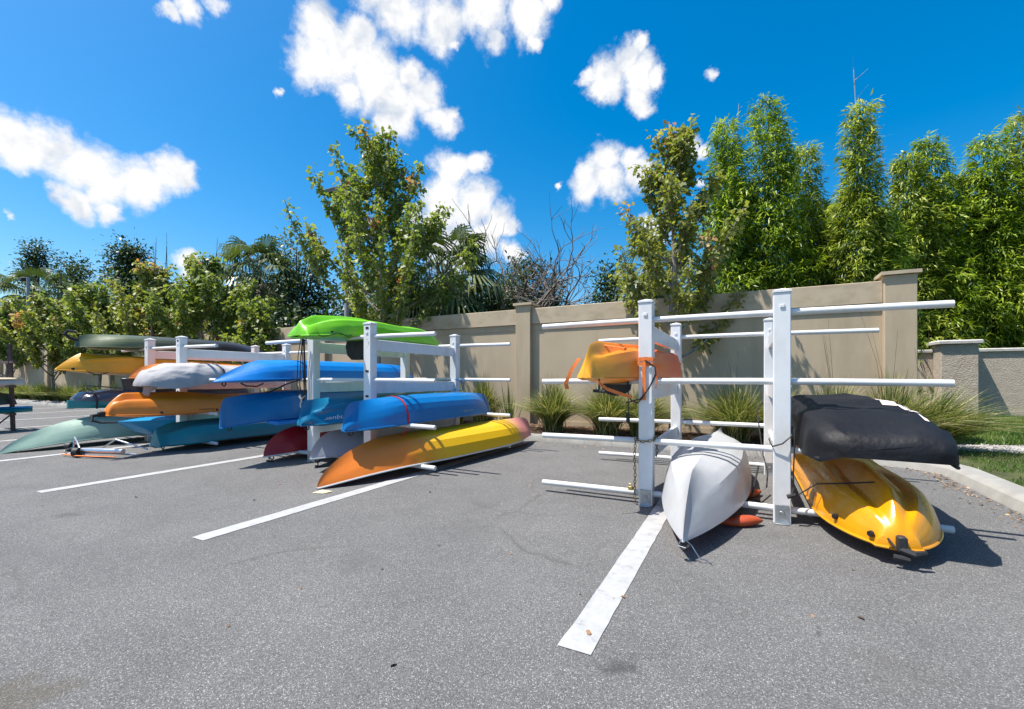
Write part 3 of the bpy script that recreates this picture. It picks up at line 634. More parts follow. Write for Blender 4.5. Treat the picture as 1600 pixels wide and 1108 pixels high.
P = lambda n, *st: plastic(n, list(st))
YEL = (.78, .36, .01); ORG = (.85, .24, .012); BLU = (.0, .16, .62)
M['p_white'] = P('white_hull', (0, (.50, .505, .51)))
M['p_yellow'] = plastic('yellow_hull', [(0, (.80, .33, .004))], .22)
M['p_orange'] = P('orange_hull', (0, ORG))
M['p_kidorange'] = P('yellow_to_orange_hull', (0, (.9, .42, .02)), (.27, (.9, .38, .02)), (.38, (.88, .24, .015)), (.60, (.72, .09, .02)))
M['p_blue'] = P('blue_hull', (0, (.0, .21, .66)))
M['p_blue2'] = P('royal_blue_hull', (0, (.0, .18, .50)))
M['p_blue3'] = P('deep_blue_hull', (0, (.0, .155, .42)))
M['p_lime'] = P('lime_hull', (0, (.20, .62, .008)))
M['p_canoe'] = P('orange_yellow_pink_hull', (0, (.80, .21, .02)), (.24, (.82, .23, .02)), (.36, (.86, .50, .005)), (.76, (.86, .50, .005)), (.86, (.78, .30, .26)), (1, (.78, .30, .30)))
M['p_teal'] = P('teal_green_hull', (0, (.0, .15, .32)), (.25, (.0, .16, .30)), (.40, (.01, .16, .16)), (.6, (.06, .20, .05)), (.9, (.02, .22, .26)), (1, (.0, .2, .4)))
M['p_red'] = P('dark_red_hull', (0, (.36, .008, .016)))
M['p_pale'] = P('pale_grey_blue_hull', (0, (.50, .56, .62)))
M['p_camo'] = P('dark_green_hull', (0, (.10, .13, .08)), (.2, (.12, .15, .07)), (.4, (.08, .085, .06)), (.65, (.03, .03, .035)), (1, (.03, .035, .06)))
M['p_sage'] = P('sage_green_hull', (0, (.30, .45, .36)))
M['p_aqua'] = P('aqua_hull', (0, (.01, .24, .29)))
M['p_cyan'] = P('cyan_hull', (0, (.0, .26, .55)))
M['p_amber'] = P('amber_hull', (0, (.82, .38, .008)))
M['p_peach'] = P('peach_orange_hull', (0, (.82, .25, .04)))
M['p_olive'] = P('olive_hull', (0, (.07, .08, .045)))
M['p_deckorange'] = P('orange_deck', (0, (.55, .10, .02)))
M['p_beige'] = P('beige_hull', (0, (.62, .50, .42)))

# rack A (nearest)
kayak('kayak', 'small yellow and orange kayak strapped to the nearest rack', -1.24, 3.68, 5.95, 1.197, xf=-.84, W=.27, D=.29, style='flat', mat=M['p_kidorange'], near=(.14, 1.5, .07), far=(.14, 2, .15), entry=(1.0, .5), ridge=.05, rocker=.01, droop=(0, 0), handles=False, rim=False)
kayak('canoe', 'white upturned hull on the lowest pipes between the nearest posts', -.36, 3.10, 7.25, .137, xf=-.30, W=.385, D=.37, style='chine', mat=M['p_white'], deckmat=M['p_deckorange'], near=(.55, 1.5, .012), far=(.25, 2.2, .012), entry=(1.9, 1.8), droop=(.01, .0), rocker=.0, cat='canoe', wexp=.92, handles=False, rim=False)
kayak('kayak', 'glossy yellow kayak upturned below the black covered boat', .87, 3.66, 7.4, .137, W=.38, D=.30, style='bulb', mat=M['p_yellow'], near=(.34, 2.0, .12), far=(.5, 2, .03), entry=(.85, 1.2), ridge=.06, rocker=.03, droop=(.02, .02), wexp=.55, handles=False)
# rack B (middle)
LM, sfL, LL2 = kayak('kayak', 'lime green kayak lying upturned on top of the middle rack', -4.97, 3.72, 6.75, 1.775, W=.36, D=.225, style='flat', mat=M['p_lime'], near=(.07, 2, .20), far=(.6, 1.6, .03), entry=(.6, 1.3), ridge=.07, rocker=.045, droop=(.05, .03), seat=True, seat_y=-.56)
_, sf, LL = kayak('kayak', 'blue kayak with red strap above the orange and yellow canoe', -4.05, 3.62, 6.85, .632, xf=-4.0, W=.30, D=.34, style='chine2', mat=M['p_blue2'], near=(.16, 2.6, .025), far=(.35, 2, .03), entry=(1.0, 1.1), rocker=.03, droop=(.04, .04), bulb=.03)
BK = _
kayak('canoe', 'orange and yellow upturned canoe with pink far end', -4.07, 3.28, 7.68, .137, xf=-3.60, W=.44, D=.35, style='chine2', mat=M['p_canoe'], near=(.95, 2.0, .012), far=(.35, 2.4, .02), entry=(1.9, 1.6), droop=(.12, .0), rocker=.02, cat='canoe', rimmat=M['whiteplastic'])
TK, sfT, LT = kayak('kayak', 'teal and green kayak with white lettering between middle rack posts', -4.95, 3.74, 6.98, .632, W=.34, D=.33, style='chine', mat=M['p_teal'], near=(.12, 2.6, .035), far=(.4, 2, .03), entry=(.9, 1.1), rocker=.03, droop=(.03, .03), ribs=.035, ribr=(.10, .50), bulb=.045)
kayak('canoe', 'dark red upturned canoe low on the left of the middle rack', -6.02, 3.98, 7.6, .137, W=.38, D=.36, style='round', mat=M['p_red'], near=(.55, 2.2, .012), far=(.5, 2.2, .012), entry=(1.5, 1.5), droop=(.05, .03), rocker=.02, cat='canoe', rimmat=M['whiteplastic'])
kayak('canoe', 'pale grey blue canoe low between the middle rack posts', -5.10, 4.02, 7.3, .137, W=.33, D=.34, style='round', mat=M['p_pale'], near=(.40, 2.0, .02), far=(.5, 2.2, .012), entry=(1.3, 1.5), droop=(.01, .03), rocker=.02, cat='canoe')
kayak('kayak', 'bright blue kayak on the third pipes left of the middle rack', -6.10, 3.35, 7.3, 1.197, W=.36, D=.27, style='chine2', mat=M['p_blue'], near=(.60, 1.25, .012), far=(.5, 1.5, .012), entry=(1.3, 1.3), rocker=.02, droop=(.05, .03))
kayak('kayak', 'broad blunt blue kayak below the bright blue one', -6.08, 3.42, 7.2, .632, W=.35, D=.38, style='flat', mat=M['p_blue3'], near=(.10, 3.0, .03), far=(.5, 2, .02), entry=(1.5, 1.2), rocker=.0, droop=(.09, .03), wexp=1.0)
# rack C (far)
kayak('kayak', 'long dark green kayak on top of the far rack', -10.55, 3.46, 7.1, 1.775, W=.35, D=.25, style='round', mat=M['p_camo'], near=(.22, 2.4, .05), far=(.9, 1.6, .02), entry=(.9, 1.5), rocker=.03, droop=(.02, .02))
AM, sfA, LA = kayak('kayak', 'amber yellow kayak with a scooped side on the far rack', -10.6, 3.22, 6.9, 1.26, W=.36, D=.33, style='flat', mat=M['p_amber'], near=(.33, 1.15, .02), far=(.4, 2, .02), entry=(1.2, 1.2), rocker=.02, droop=(-.02, .0), pitch=R(-2.0), ribs=.03, wexp=1.0)
kayak('kayak', 'peach orange kayak between the far rack posts behind grey cover', -9.47, 3.82, 6.9, 1.197, W=.34, D=.27, style='chine', mat=M['p_peach'], near=(.5, 2.0, .012), far=(.5, 2, .012), entry=(1.1, 1.2), droop=(.0, .0))
OK_, sfO, LO = kayak('kayak', 'orange kayak with twin ridges low on the far rack', -8.42, 3.10, 6.75, .625, W=.38, D=.27, style='bulb', mat=M['p_orange'], near=(.22, 2.0, .10), far=(.5, 2, .02), entry=(1.0, 1.2), ridge=.075, rocker=.02, droop=(-.02, .0), handles=False, wexp=.7)
kayak('kayak', 'cyan kayak bow poking out under the orange kayak', -9.45, 3.66, 6.8, .44, W=.33, D=.27, style='chine', mat=M['p_cyan'], near=(.5, 1.3, .02), far=(.5, 2, .02), entry=(.9, 1.2), roll=math.pi, rocker=.0, droop=(.0, .0), handles=False)
kayak('kayak', 'teal twin hulled kayak on the lowest pipes of the far rack', -8.42, 3.72, 7.4, .137, W=.40, D=.29, style='flat', mat=M['p_aqua'], near=(.06, 3, .16), far=(.5, 2, .06), entry=(.7, 1.2), ridge=.05, rocker=.0, droop=(.04, .0))
kayak('canoe', 'sage green upturned canoe with its tip on the asphalt', -10.38, 2.52, 7.2, .137, xf=-10.5, W=.42, D=.38, style='round', mat=M['p_sage'], near=(1.3, 1.7, .012), far=(.6, 2, .012), entry=(2.0, 1.8), droop=(.13, .02), rocker=.02, cat='canoe')
# lettering
text_on(TK, sfT, LT, 'Conquer', .075, .76, .36, 1, M['whiteplastic'], .13)
text_on(OK_, sfO, LO, 'Hobie', .30, .86, .28, 1, M['black'], .07, shear=0)
# faint worn maker's marks (illegible) on the blue kayak
mk = MB()
for i, (a, w) in enumerate([(.0, .012), (.04, .02), (.075, .02), (.11, .014), (.145, .02), (.18, .012), (.205, .02)]):
    t = .60 + a * .42; q = [Vector(sf(t, .80, 1)), Vector(sf(t + w * .22, .80, 1)), Vector(sf(t + w * .3, .84, 1)), Vector(sf(t + .003, .84, 1))]
    b = len(mk.v); mk.v += [tuple(v + Vector((.004, 0, .001))) for v in q]; mk.f.append((b, b + 1, b + 2, b + 3))
mk.build('maker_mark', M['p_pale'], BK, smooth=False)

def spots(root, surf, L, items, side=1):
    for (t, s, r_) in items:
        p = Vector(surf(t, s, side)); p2 = Vector(surf(t + .003, s, side)); p3 = Vector(surf(t, s + .012, side)); nrm = (p2 - p).cross(p3 - p).normalized()
        if nrm.x * side < 0: nrm = -nrm
        mb = MB(); mb.tube([p - nrm * .002, p + nrm * .006], [r_, r_ * .8], 10); mb.build('drain_plug', M['black'], root)
spots(OK_, sfO, LO, [(.16, .95, .022), (.38, .95, .022), (.52, .95, .018)]); spots(AM, sfA, LA, [(.055, .90, .026)]); spots(LM, sfL, LL2, [(.10, .86, .016), (.62, .3, .02), (.68, .3, .02)])
bungee('deck_cord', [tuple(Vector(sfL(.05 + .01 * i, .96, 1)) + Vector((.01, 0, -.01 - .02 * math.sin(i * .7)))) for i in range(14)], .006, M['black'], LM)
bungee('deck_cord', [tuple(Vector(sfA(.10 + .006 * i, 1, 1)) + Vector((0, 0, -.01 - .05 * math.sin(i / 12 * math.pi)))) for i in range(13)], .010, M['black'], AM)
# --- covered boats
def covered(name, label, cat, secs, mat, parent=None, nx=30, fold=.02, seed=0, group=None, loc=None, ridge_y=0):
    """cloth stretched over a boat: secs = [(y, xl, xr, ztop_l, ztop_r, zbot, squareness)]"""
    root = empty(name, loc, label=label, cat=cat, group=group); mb = MB(); ny = 60
    ys = [s[0] for s in secs]
    def at(y):
        for i in range(len(secs) - 1):
            if y <= secs[i + 1][0]:
                a, b = secs[i], secs[i + 1]; t = (y - a[0]) / (b[0] - a[0]); t = smooth(t) * .6 + t * .4; return [a[k] + (b[k] - a[k]) * t for k in range(7)]
        return list(secs[-1])
    n = 44
    for i in range(ny + 1):
        y = ys[0] + (ys[-1] - ys[0]) * i / ny; _, xl, xr, zl, zr, zb, sq = at(y)
        for j in range(n + 1):
            a = math.pi * j / n; c, s_ = math.cos(a), math.sin(a); p = 2 / sq
            ux = math.copysign(abs(c) ** p, c); uz = abs(s_) ** p
            x = (xl + xr) / 2 + (xr - xl) / 2 * ux; fr = (x - xl) / max(1e-4, xr - xl); zt = zl + (zr - zl) * fr
            z = zb + (zt - zb) * uz
            f = noise.noise(Vector((x * 3.1, y * 1.6, seed))) + .6 * noise.noise(Vector((x * 2 + y * 6, z * 4, seed + 4)))
            edge = 1 - uz
            rg = max(0, 1 - abs(noise.noise(Vector((x * 1.7 + y * .9, y * 1.5 - x * .6, seed + 8)))) * 5) ** 2 + .7 * max(0, 1 - abs(noise.noise(Vector((x * 3.5, y * 1.2 + z * 4, seed + 15)))) * 6) ** 2; f += .9 * rg
            f2 = (math.sin(y * 21 + 3 * noise.noise(Vector((y * 3, z * 3, seed)))) + 1.6 * abs(noise.noise(Vector((x * 5 + y * 9, z * 7 - y * 3, seed))))) * edge * (1 if abs(c) > .7 else .3)
            nx_, nz_ = c, s_
            mb.v.append((x + nx_ * (fold * f + .35 * fold * f2), y + fold * .4 * f, z + nz_ * fold * f * .9 - (.02 * math.sin(x * 23 + seed) * edge if i < 3 else 0)))
    for i in range(ny):
        for j in range(n): a = i * (n + 1) + j; mb.f.append((a, a + n + 1, a + n + 2, a + 1))
    mb.f.append(tuple(range(n + 1))); mb.f.append(tuple(ny * (n + 1) + j for j in reversed(range(n + 1))))
    mb.v = [(x - loc[0], y - loc[1], z - loc[2]) for (x, y, z) in mb.v]
    cv = mb.build('cover', mat, root, ang=80)
    return root, cv
cb, cbc = covered('covered_boat', 'boat under a taut black cover on the nearest rack', 'covered boat',
    [(3.74, .60, 1.13, .74, .76, .64, 4.0), (3.80, .47, 1.19, .82, .81, .625, 4.6), (3.97, .42, 1.22, .885, .86, .62, 5.0), (4.45, .40, 1.26, .955, .93, .64, 5.0), (5.1, .39, 1.26, 1.0, .99, .68, 4.6), (5.7, .40, 1.22, 1.02, 1.01, .72, 4), (6.3, .48, 1.10, .97, .96, .74, 3.4), (6.9, .60, 1.0, .90, .88, .76, 2.6)],
    M['blackcover'], fold=.022, seed=3, loc=(.83, 5.3, .63))
mb = MB()
for sx in (0, 1):
    mb.tube([(((xl if sx == 0 else xr) - .83) , y - 5.3, zb - .63 + .004 * math.sin(y * 30)) for (y, xl, xr, zb) in ((3.80, .47, 1.19, .627), (3.97, .42, 1.22, .622), (4.45, .40, 1.26, .642), (5.1, .39, 1.26, .682), (5.7, .40, 1.22, .722), (6.3, .48, 1.10, .742))], .012, 6)
mb.build('hem', M['black'], cb)
# hull under the black cover
mb = MB(); rows = []
for (y, w, zt, zb) in [(3.78, .12, .66, .655), (3.95, .30, .68, .64), (4.4, .40, .70, .632), (5.2, .42, .71, .632), (6.2, .38, .71, .632), (6.9, .16, .72, .66)]:
    for (fx, fz) in ((-1, 1), (-.96, .35), (-.7, 0), (.7, 0), (.96, .35), (1, 1)): mb.v.append((fx * w * .98, y - 5.3, zb + (zt - zb) * fz - .63))
for i in range(5):
    for j in range(5): a = i * 6 + j; mb.f.append((a, a + 1, a + 7, a + 6))
mb.f.append((0, 1, 2, 3, 4, 5)); mb.build('hull', M['p_beige'], cb)
# printed white and red emblem lying on the cover top (follows the cloth)
def decal(parent, cover, pts, mat, name, off=.004):
    dg = bpy.context.evaluated_depsgraph_get(); dg.update(); mb = MB()
    def drop(x, y):
        ok, loc, nn, _ = cover.ray_cast(Vector((x, y, 2)), Vector((0, 0, -1))); return (loc + nn * off) if ok else Vector((x, y, .4))
    q = [Vector(p) for p in pts]; n = 8
    for i in range(n + 1):
        for j in range(n + 1):
            u, v = i / n, j / n; p = (q[0] * (1 - u) + q[1] * u) * (1 - v) + (q[3] * (1 - u) + q[2] * u) * v; mb.v.append(tuple(drop(p.x, p.y)))
    for i in range(n):
        for j in range(n): a = i * (n + 1) + j; mb.f.append((a, a + n + 1, a + n + 2, a + 1))
    return mb.build(name, mat, parent)
M['emb'] = noise_mat('cream_print', (.75, .62, .55), (.8, .7, .62), 4, .7)
for q in ([(1.05, 5.2), (1.14, 5.2), (1.12, 4.76), (1.02, 4.76)], [(1.12, 4.80), (1.17, 4.74), (1.17, 4.22), (1.145, 4.22)], [(1.165, 5.0), (1.185, 5.0), (1.19, 4.7), (1.18, 4.7)]):
    decal(cb, cbc, [(a - .83, b - 5.3, 0) for a, b in q], M['emb'], 'printed_emblem')

gb, gbc = covered('covered_kayak', 'kayak under a loose grey canvas cover on the far rack', 'covered kayak',
    [(3.50, -8.56, -8.36, 1.16, 1.14, 1.08, 2.2), (3.60, -8.72, -8.16, 1.33, 1.30, 1.05, 2.2), (3.85, -8.80, -8.04, 1.43, 1.40, 1.02, 2.3), (4.4, -8.80, -8.03, 1.43, 1.42, 1.10, 2.3), (4.9, -8.78, -8.05, 1.41, 1.40, 1.16, 2.3), (5.8, -8.74, -8.1, 1.36, 1.36, 1.18, 2.3), (6.8, -8.5, -8.35, 1.26, 1.26, 1.2, 2.2)],
    M['greycover'], fold=.03, seed=11, loc=(-8.42, 5.1, 1.2))
# loose flap hanging from the near end of the grey cover
mb = MB(); nn_ = 14
for i in range(nn_ + 1):
    a = i / nn_; x = -8.66 + .56 * a; zt = 1.14; tip = .30 * (1 - abs(a - .42) / .58) ** 1.1 if abs(a - .42) < .58 else 0
    for j in range(7):
        t = j / 6; mb.v.append((x * (1 - t * .55) + (-8.42) * t * .55 + 8.42, 3.60 + .16 * abs(a - .5) * 2 + .02 * math.sin(a * 22) - 5.1 - .03 * t, zt - (.06 + tip) * t - 1.2))
for i in range(nn_):
    for j in range(6): a = i * 7 + j; mb.f.append((a, a + 7, a + 8, a + 1))
fl = mb.build('cover_flap', M['greycover'], gb); sm_ = fl.modifiers.new('thick', 'SOLIDIFY'); sm_.thickness = .004
mb = MB(); mb.strap([(x_ + 8.42, 4.5 - 5.1 + dy_, z_ - 1.2) for (x_, dy_, z_) in ((-8.80, 0, 1.14), (-8.77, 0, 1.36), (-8.62, .0, 1.452), (-8.42, .02, 1.462), (-8.22, .05, 1.45), (-8.07, .1, 1.35), (-8.02, .15, 1.18))], .03, .005, (0, 1, 0)); mb.build('strap', M['vinyl'], gb)
vb, vbc = covered('covered_board', 'paddle board with shiny dark cover and teal edge on the far rack', 'covered board',
    [(3.42, -10.62, -10.42, .86, .85, .80, 2.2), (3.55, -10.82, -10.22, .95, .94, .78, 2.4), (3.9, -10.90, -10.14, .985, .98, .78, 2.5), (5.0, -10.92, -10.12, .985, .98, .78, 2.5), (6.3, -10.8, -10.2, .97, .96, .78, 2.3), (6.8, -10.62, -10.42, .86, .86, .8, 2.2)],
    M['vinyl'], fold=.012, seed=21, loc=(-10.52, 5.1, .63))
mb = MB(); nst = 20
for i in range(nst + 1):
    t = i / nst; y = 3.36 + 3.5 * t; w = .40 * (1 - abs(2 * t - 1) ** 4) ** .6 + .03
    for (fx, z) in ((-1, .77), (-1.0, .70), (-.7, .632), (.7, .632), (1, .70), (1, .77)): mb.v.append((fx * w, y - 5.1, z - .63 + (.03 * (1 - t * 4) if t < .25 else 0)))
for i in range(nst):
    for j in range(5): a = i * 6 + j; mb.f.append((a, a + 1, a + 7, a + 6))
    mb.f.append((i * 6 + 5, i * 6, i * 6 + 6, i * 6 + 11))
mb.f.append((5, 4, 3, 2, 1, 0)); mb.build('board', M['p_aqua'], vb)
mb = MB()
for y in (3.62, 4.35, 5.0):
    mb.strap([(.40 * math.cos(a) * 1.03, y - 5.1, .16 + .20 * math.sin(a)) for a in [i * math.pi / 10 for i in range(11)]] , .03, .004, (0, 1, 0))
    mb.strap([(.405, y - 5.1, .17), (.405, y - 5.1, .02)], .03, .004, (0, 1, 0))
mb.build('strap', M['black'], vb)

# ------------------------------------------------------------------ small gear on rack A
# orange webbing tied round the posts and over the little kayak
o = MB()
o.strap([(-.90, 4.29, 1.37), (-.83, 4.288, 1.375), (-.76, 4.29, 1.37), (-.758, 4.36, 1.365)], .035, .004, (0, 0, 1))
o.strap([(-.90, 4.285, 1.33), (-.83, 4.283, 1.32), (-.76, 4.285, 1.325), (-.755, 4.4, 1.32), (-.77, 5.2, 1.33), (-.76, 6.33, 1.38), (-.83, 6.35, 1.38), (-.90, 6.35, 1.37)], .030, .004, (0, 0, 1))
o.strap([(-.835, 4.282, 1.37), (-.84, 4.279, 1.25), (-.835, 4.281, 1.12), (-.84, 4.279, .99)], .032, .004, (1, 0, 0))
o.strap([(-.90, 4.30, 1.35), (-.94, 4.34, 1.40), (-1.0, 4.20, 1.475), (-1.16, 4.05, 1.50), (-1.25, 4.0, 1.485)], .032, .004, (.2, 1, .3))
o.strap([(-1.30, 3.78, 1.37), (-1.34, 3.70, 1.27), (-1.38, 3.66, 1.15), (-1.37, 3.67, 1.10)], .035, .004, (1, .6, 0))
o.strap([(-1.12, 3.75, 1.16), (-1.07, 3.85, 1.10), (-.98, 4.1, 1.04), (-.93, 4.2, 1.02)], .03, .004, (0, 0, 1))
o.strap([(-.74, 4.29, 1.30), (-.73, 4.29, 1.20), (-.735, 4.29, 1.10)], .012, .004, (1, 0, 0))
wo = o.build('tie_strap', M['orange_web']); tag(wo, 'orange webbing tied round the nearest rack posts and small kayak', 'strap')
mb = MB(); mb.tube([(-.90, 4.31, 1.24), (-.98, 4.28, 1.20), (-1.0, 4.27, 1.10), (-.96, 4.27, .99), (-.90, 4.28, .96), (-.86, 4.27, 1.0), (-.78, 4.26, 1.12), (-.73, 4.27, 1.22), (-.74, 4.28, 1.30), (-.83, 4.27, 1.36)], .0065, 6)
mb.tube([(-.73, 4.27, 1.24), (-.79, 4.262, 1.10), (-.87, 4.262, 1.0), (-1.0, 4.25, .96)], .0065, 6)
mb.tube([(-.99, 4.3, 1.18), (-.985, 4.28, .98), (-.98, 4.27, .80)], .005, 6); mb.box(-1.0, -.97, 4.26, 4.29, .78, .86)
o = mb.build('bungee', M['black']); tag(o, 'black bungee cord looped round the post beside orange webbing', 'bungee')
mb = MB(); mb.tube([(-1.12, 3.78, 1.19), (-1.12, 3.78, 1.09)], .008, 6); mb.tube([(-1.17, 3.78, 1.085), (-1.07, 3.78, 1.08)], .014, 8)
o = mb.build('pull_toggle', M['black']); tag(o, 'black pull toggle hanging under the small orange kayak', 'handle')
mb = MB(); pr = [(-.14, 0), (-.13, -.06), (-.08, -.10), (0, -.115), (.08, -.10), (.13, -.06), (.14, 0)]
for yy in (4.30, 4.36):
    for (a, c) in pr: mb.v.append((-1.11 + a, yy, 1.137 + c))
mb.f = [tuple(range(7)), tuple(reversed(range(7, 14)))] + [(j, (j + 1) % 7, 7 + (j + 1) % 7, 7 + j) for j in range(7)]
o = mb.build('hanging_seat', M['black']); tag(o, 'black seat pad hanging beneath the small orange kayak', 'seat')
# chain
ln = MB()
def chain(pts, pitch=.030):
    pts = [Vector(p) for p in pts]; seg = []
    for a, b in zip(pts, pts[1:]):
        m = max(1, int((b - a).length / pitch)); seg += [(a + (b - a) * i / m, (b - a).normalized()) for i in range(m)]
    for i, (p, d) in enumerate(seg):
        side = d.orthogonal().normalized(); side = Matrix.Rotation(R(90 * (i % 2) + 20), 3, d) @ side
        ring = [p + d * (.020 * math.cos(t)) + side * (.011 * math.sin(t)) for t in [2 * math.pi * k_ / 8 for k_ in range(9)]]
        ln.tube([tuple(q) for q in ring], .0042, 5, cap=False)
q = .078
loop = [(-.83 - q, 4.36 - q, .615), (-.83 - .02, 4.36 - q - .004, .60), (-.83 + q, 4.36 - q, .618), (-.83 + q, 4.36 + q, .64), (-.83 - q, 4.36 + q, .64), (-.83 - q, 4.36 - q, .615)]
chain(loop); chain([(-.83 - q - .012, 4.30, .62), (-.83 - q - .02, 4.29, .45), (-.83 - q - .014, 4.29, .28), (-.83 - q - .02, 4.29, .12), (-.83 - q - .01, 4.28, .02)]); chain([(-.755, 4.45, .62), (-.75, 4.46, .50), (-.755, 4.45, .42)])
o = ln.build('chain', M['rust']); tag(o, 'rusty brass chain hanging round the left front post of the nearest rack', 'chain')
mb = MB(); mb.bbox(-.985, -.94, 4.27, 4.29, .135, .17, .004); mb.tube([(-.975, 4.28, .17), (-.975, 4.28, .195), (-.95, 4.28, .195), (-.95, 4.28, .17)], .004, 6)
o = mb.build('padlock', M['brass']); tag(o, 'brass padlock hanging on the rusty chain near the lowest pipe', 'padlock')
# cables on the second post
bungee('bungee', [(.345, 4.38, .79), (.33, 4.28, .72), (.27, 4.262, .66), (.20, 4.28, .63), (.19, 4.4, .645), (.20, 4.9, .62)], .006, M['black'], label='black cord wrapped round the post beside the black cover', cat='bungee')
bungee('bungee', [(.36, 4.30, .78), (.352, 4.27, .6), (.345, 4.27, .4), (.35, 4.26, .27), (.37, 4.26, .25), (.50, 4.25, .36), (.70, 4.1, .42), (.82, 4.05, .45)], .006, M['black'], label='black bungee stretched over the yellow kayak to the post foot', cat='bungee')
bungee('cable', [(.19, 6.2, 1.1), (.185, 6.1, .9), (.12, 5.9, .82), (.16, 5.2, .42), (.19, 4.9, .30), (.17, 4.6, .22)], .006, M['black'], label='black cable hanging down between the right posts of nearest rack', cat='cable')
mb = MB(); mb.tube([(.30, 4.24, .235), (.36, 4.245, .26)], .018, 8); mb.tube([(.335, 4.24, .25), (.35, 4.25, .31)], .012, 8)
o = mb.build('cord_hook', M['black']); tag(o, 'black plastic hook at the end of the bungee by post foot', 'hook')
bungee('bungee', [(.12, 5.2, .30), (.08, 4.9, .18), (.05, 4.85, .05), (.14, 4.8, .03)], .009, M['black'], label='black cord trailing on asphalt beside the white hull', cat='bungee')
# black rudder bracket and toggle at the tip of the yellow kayak
mb = MB(); mb.bbox(.85, .90, 3.61, 3.67, .11, .20, .008); mb.tube([(.865, 3.63, .12), (.93, 3.60, .105), (.99, 3.62, .12)], [.022, .024, .014], 8); mb.tube([(.81, 3.66, .17), (.845, 3.62, .12)], .006, 6); mb.tube([(.83, 3.62, .07), (.91, 3.61, .065)], .018, 8)
o = mb.build('rudder_bracket', M['black']); tag(o, 'black rudder bracket at the near tip of the glossy yellow kayak', 'rudder')
mb = MB()
for (x, y, z) in ((.585, 3.98, .19), (.74, 3.72, .17)): mb.tube([(x, y, z), (x - .015, y - .012, z)], [.022, .018], 10)
o = mb.build('plug', M['black']); tag(o, 'black round drain plugs low on the yellow kayak flank', 'plug')
# orange floats under the white hull
for (x0, y0, x1, y1, s, lb) in ((-.08, 4.02, .12, 4.16, 1.0, 'orange foam float half under the white hull near the asphalt line'), (.0, 4.98, .14, 5.22, .8, 'small orange foam float behind the white hull')):
    mb = MB(); pts = [(x0 + (x1 - x0) * t, y0 + (y1 - y0) * t, .048 + .01 * math.sin(t * 3)) for t in [i / 12 for i in range(13)]]
    mb.tube([(x0 - .35, y0 + .05, .05)] + pts, [.05] + [.055 * s * math.sin(math.pi * (.25 + .72 * i / 12)) ** .6 for i in range(13)], 12); o = mb.build('float', M['orange_pad'], ang=60); o.scale = (1, 1, .8); tag(o, lb, 'float', 'orange foam floats')
mb = MB(); mb.tube([(-.36, 3.13, .145), (-.31, 3.14, .10), (-.26, 3.13, .03), (-.21, 3.16, .012), (-.19, 3.13, .012)], .004, 6); mb.tube([(-.37, 3.12, .14), (-.39, 3.10, .10), (-.34, 3.08, .10)], .004, 6); o = mb.build('bow_line', M['galv']); tag(o, 'thin pale line hanging from the tip of the white hull', 'line')
mb = MB(); mb.tube([(-.385, 3.13, .10), (-.36, 3.115, .075), (-.32, 3.13, .10)], [.012, .015, .012], 8); o = mb.build('grab_handle', M['black']); tag(o, 'black grab handle under the tip of the white hull', 'handle')

# ------------------------------------------------------------------ gear on racks B and C
mb = MB()
for k_, (dx, dy, r_) in enumerate([(-.10, -.07, .0), (-.075, -.08, .01), (-.05, -.09, .02), (-.09, -.1, .03)]):
    x = -5.52 + dx; y = 4.36 + dy
    mb.tube([(x + .02, y, 1.80), (x - .02 - r_, y, 1.5), (x - .03 - r_, y - .01, 1.1), (x - .01, y, .90), (x + .03, y - .01, .87), (x + .05 + r_, y, 1.0), (x + .05, y, 1.4), (x + .03, y, 1.80)], .006, 6)
o = mb.build('bungee', M['black']); tag(o, 'bundle of black bungee loops hanging on the middle rack post', 'bungee')
mb = MB(); mb.tube([(-5.62, 4.26, .95), (-5.56, 4.24, .88), (-5.60, 4.25, .82)], .012, 6); mb.tube([(-5.50, 4.25, .94), (-5.57, 4.24, .89), (-5.63, 4.25, .93)], .007, 6); mb.tube([(-5.575, 4.25, .89), (-5.60, 4.25, .80), (-5.57, 4.25, .76)], .010, 6)
o = mb.build('bungee_hooks', M['galv']); tag(o, 'metal hooks at the bottom of the hanging black bungees', 'hook')
# red strap round the blue kayak
mb = MB(); pts = []
for i in range(25):
    s = -1 + 2 * i / 24; p = Vector(sf(.24, abs(s), 1 if s > 0 else -1)); pts.append(p + Vector((.004 * (1 if s > 0 else -1), 0, .005)))
pts.append(Vector((.30, pts[-1].y + .03, -.03))); pts.append(Vector((.12, pts[-2].y - .02, -.24)))
mb.strap(pts, .028, .003, (0, 1, 0)); mb.build('strap', M['red_web'], BK)
bungee('bungee', [(-4.35, 6.26, 1.17), (-4.28, 6.3, 1.16), (-4.2, 6.32, 1.08), (-4.25, 6.32, .98), (-4.4, 6.30, 1.0)], .007, M['p_blue3'], label='blue cord looped at the rear pipe of the middle rack', cat='bungee')
# cover pulled over the far end of the blue kayak
mb = MB(); ring = []
for i, (t, gr) in enumerate([(.915, .012), (.94, .016), (.965, .016), (.985, .014), (.998, .01)]):
    for j in range(17):
        s = -1 + 2 * j / 16; p = Vector(sf(t, abs(s), 1 if s > 0 else -1)); c = Vector((0, p.y, .15)); d = (p - c); d.y = 0; mb.v.append(tuple(p + d.normalized() * gr))
for i in range(4):
    for j in range(16): a = i * 17 + j; mb.f.append((a, a + 1, a + 18, a + 17))
mb.build('end_cover', M['p_blue3'], BK)
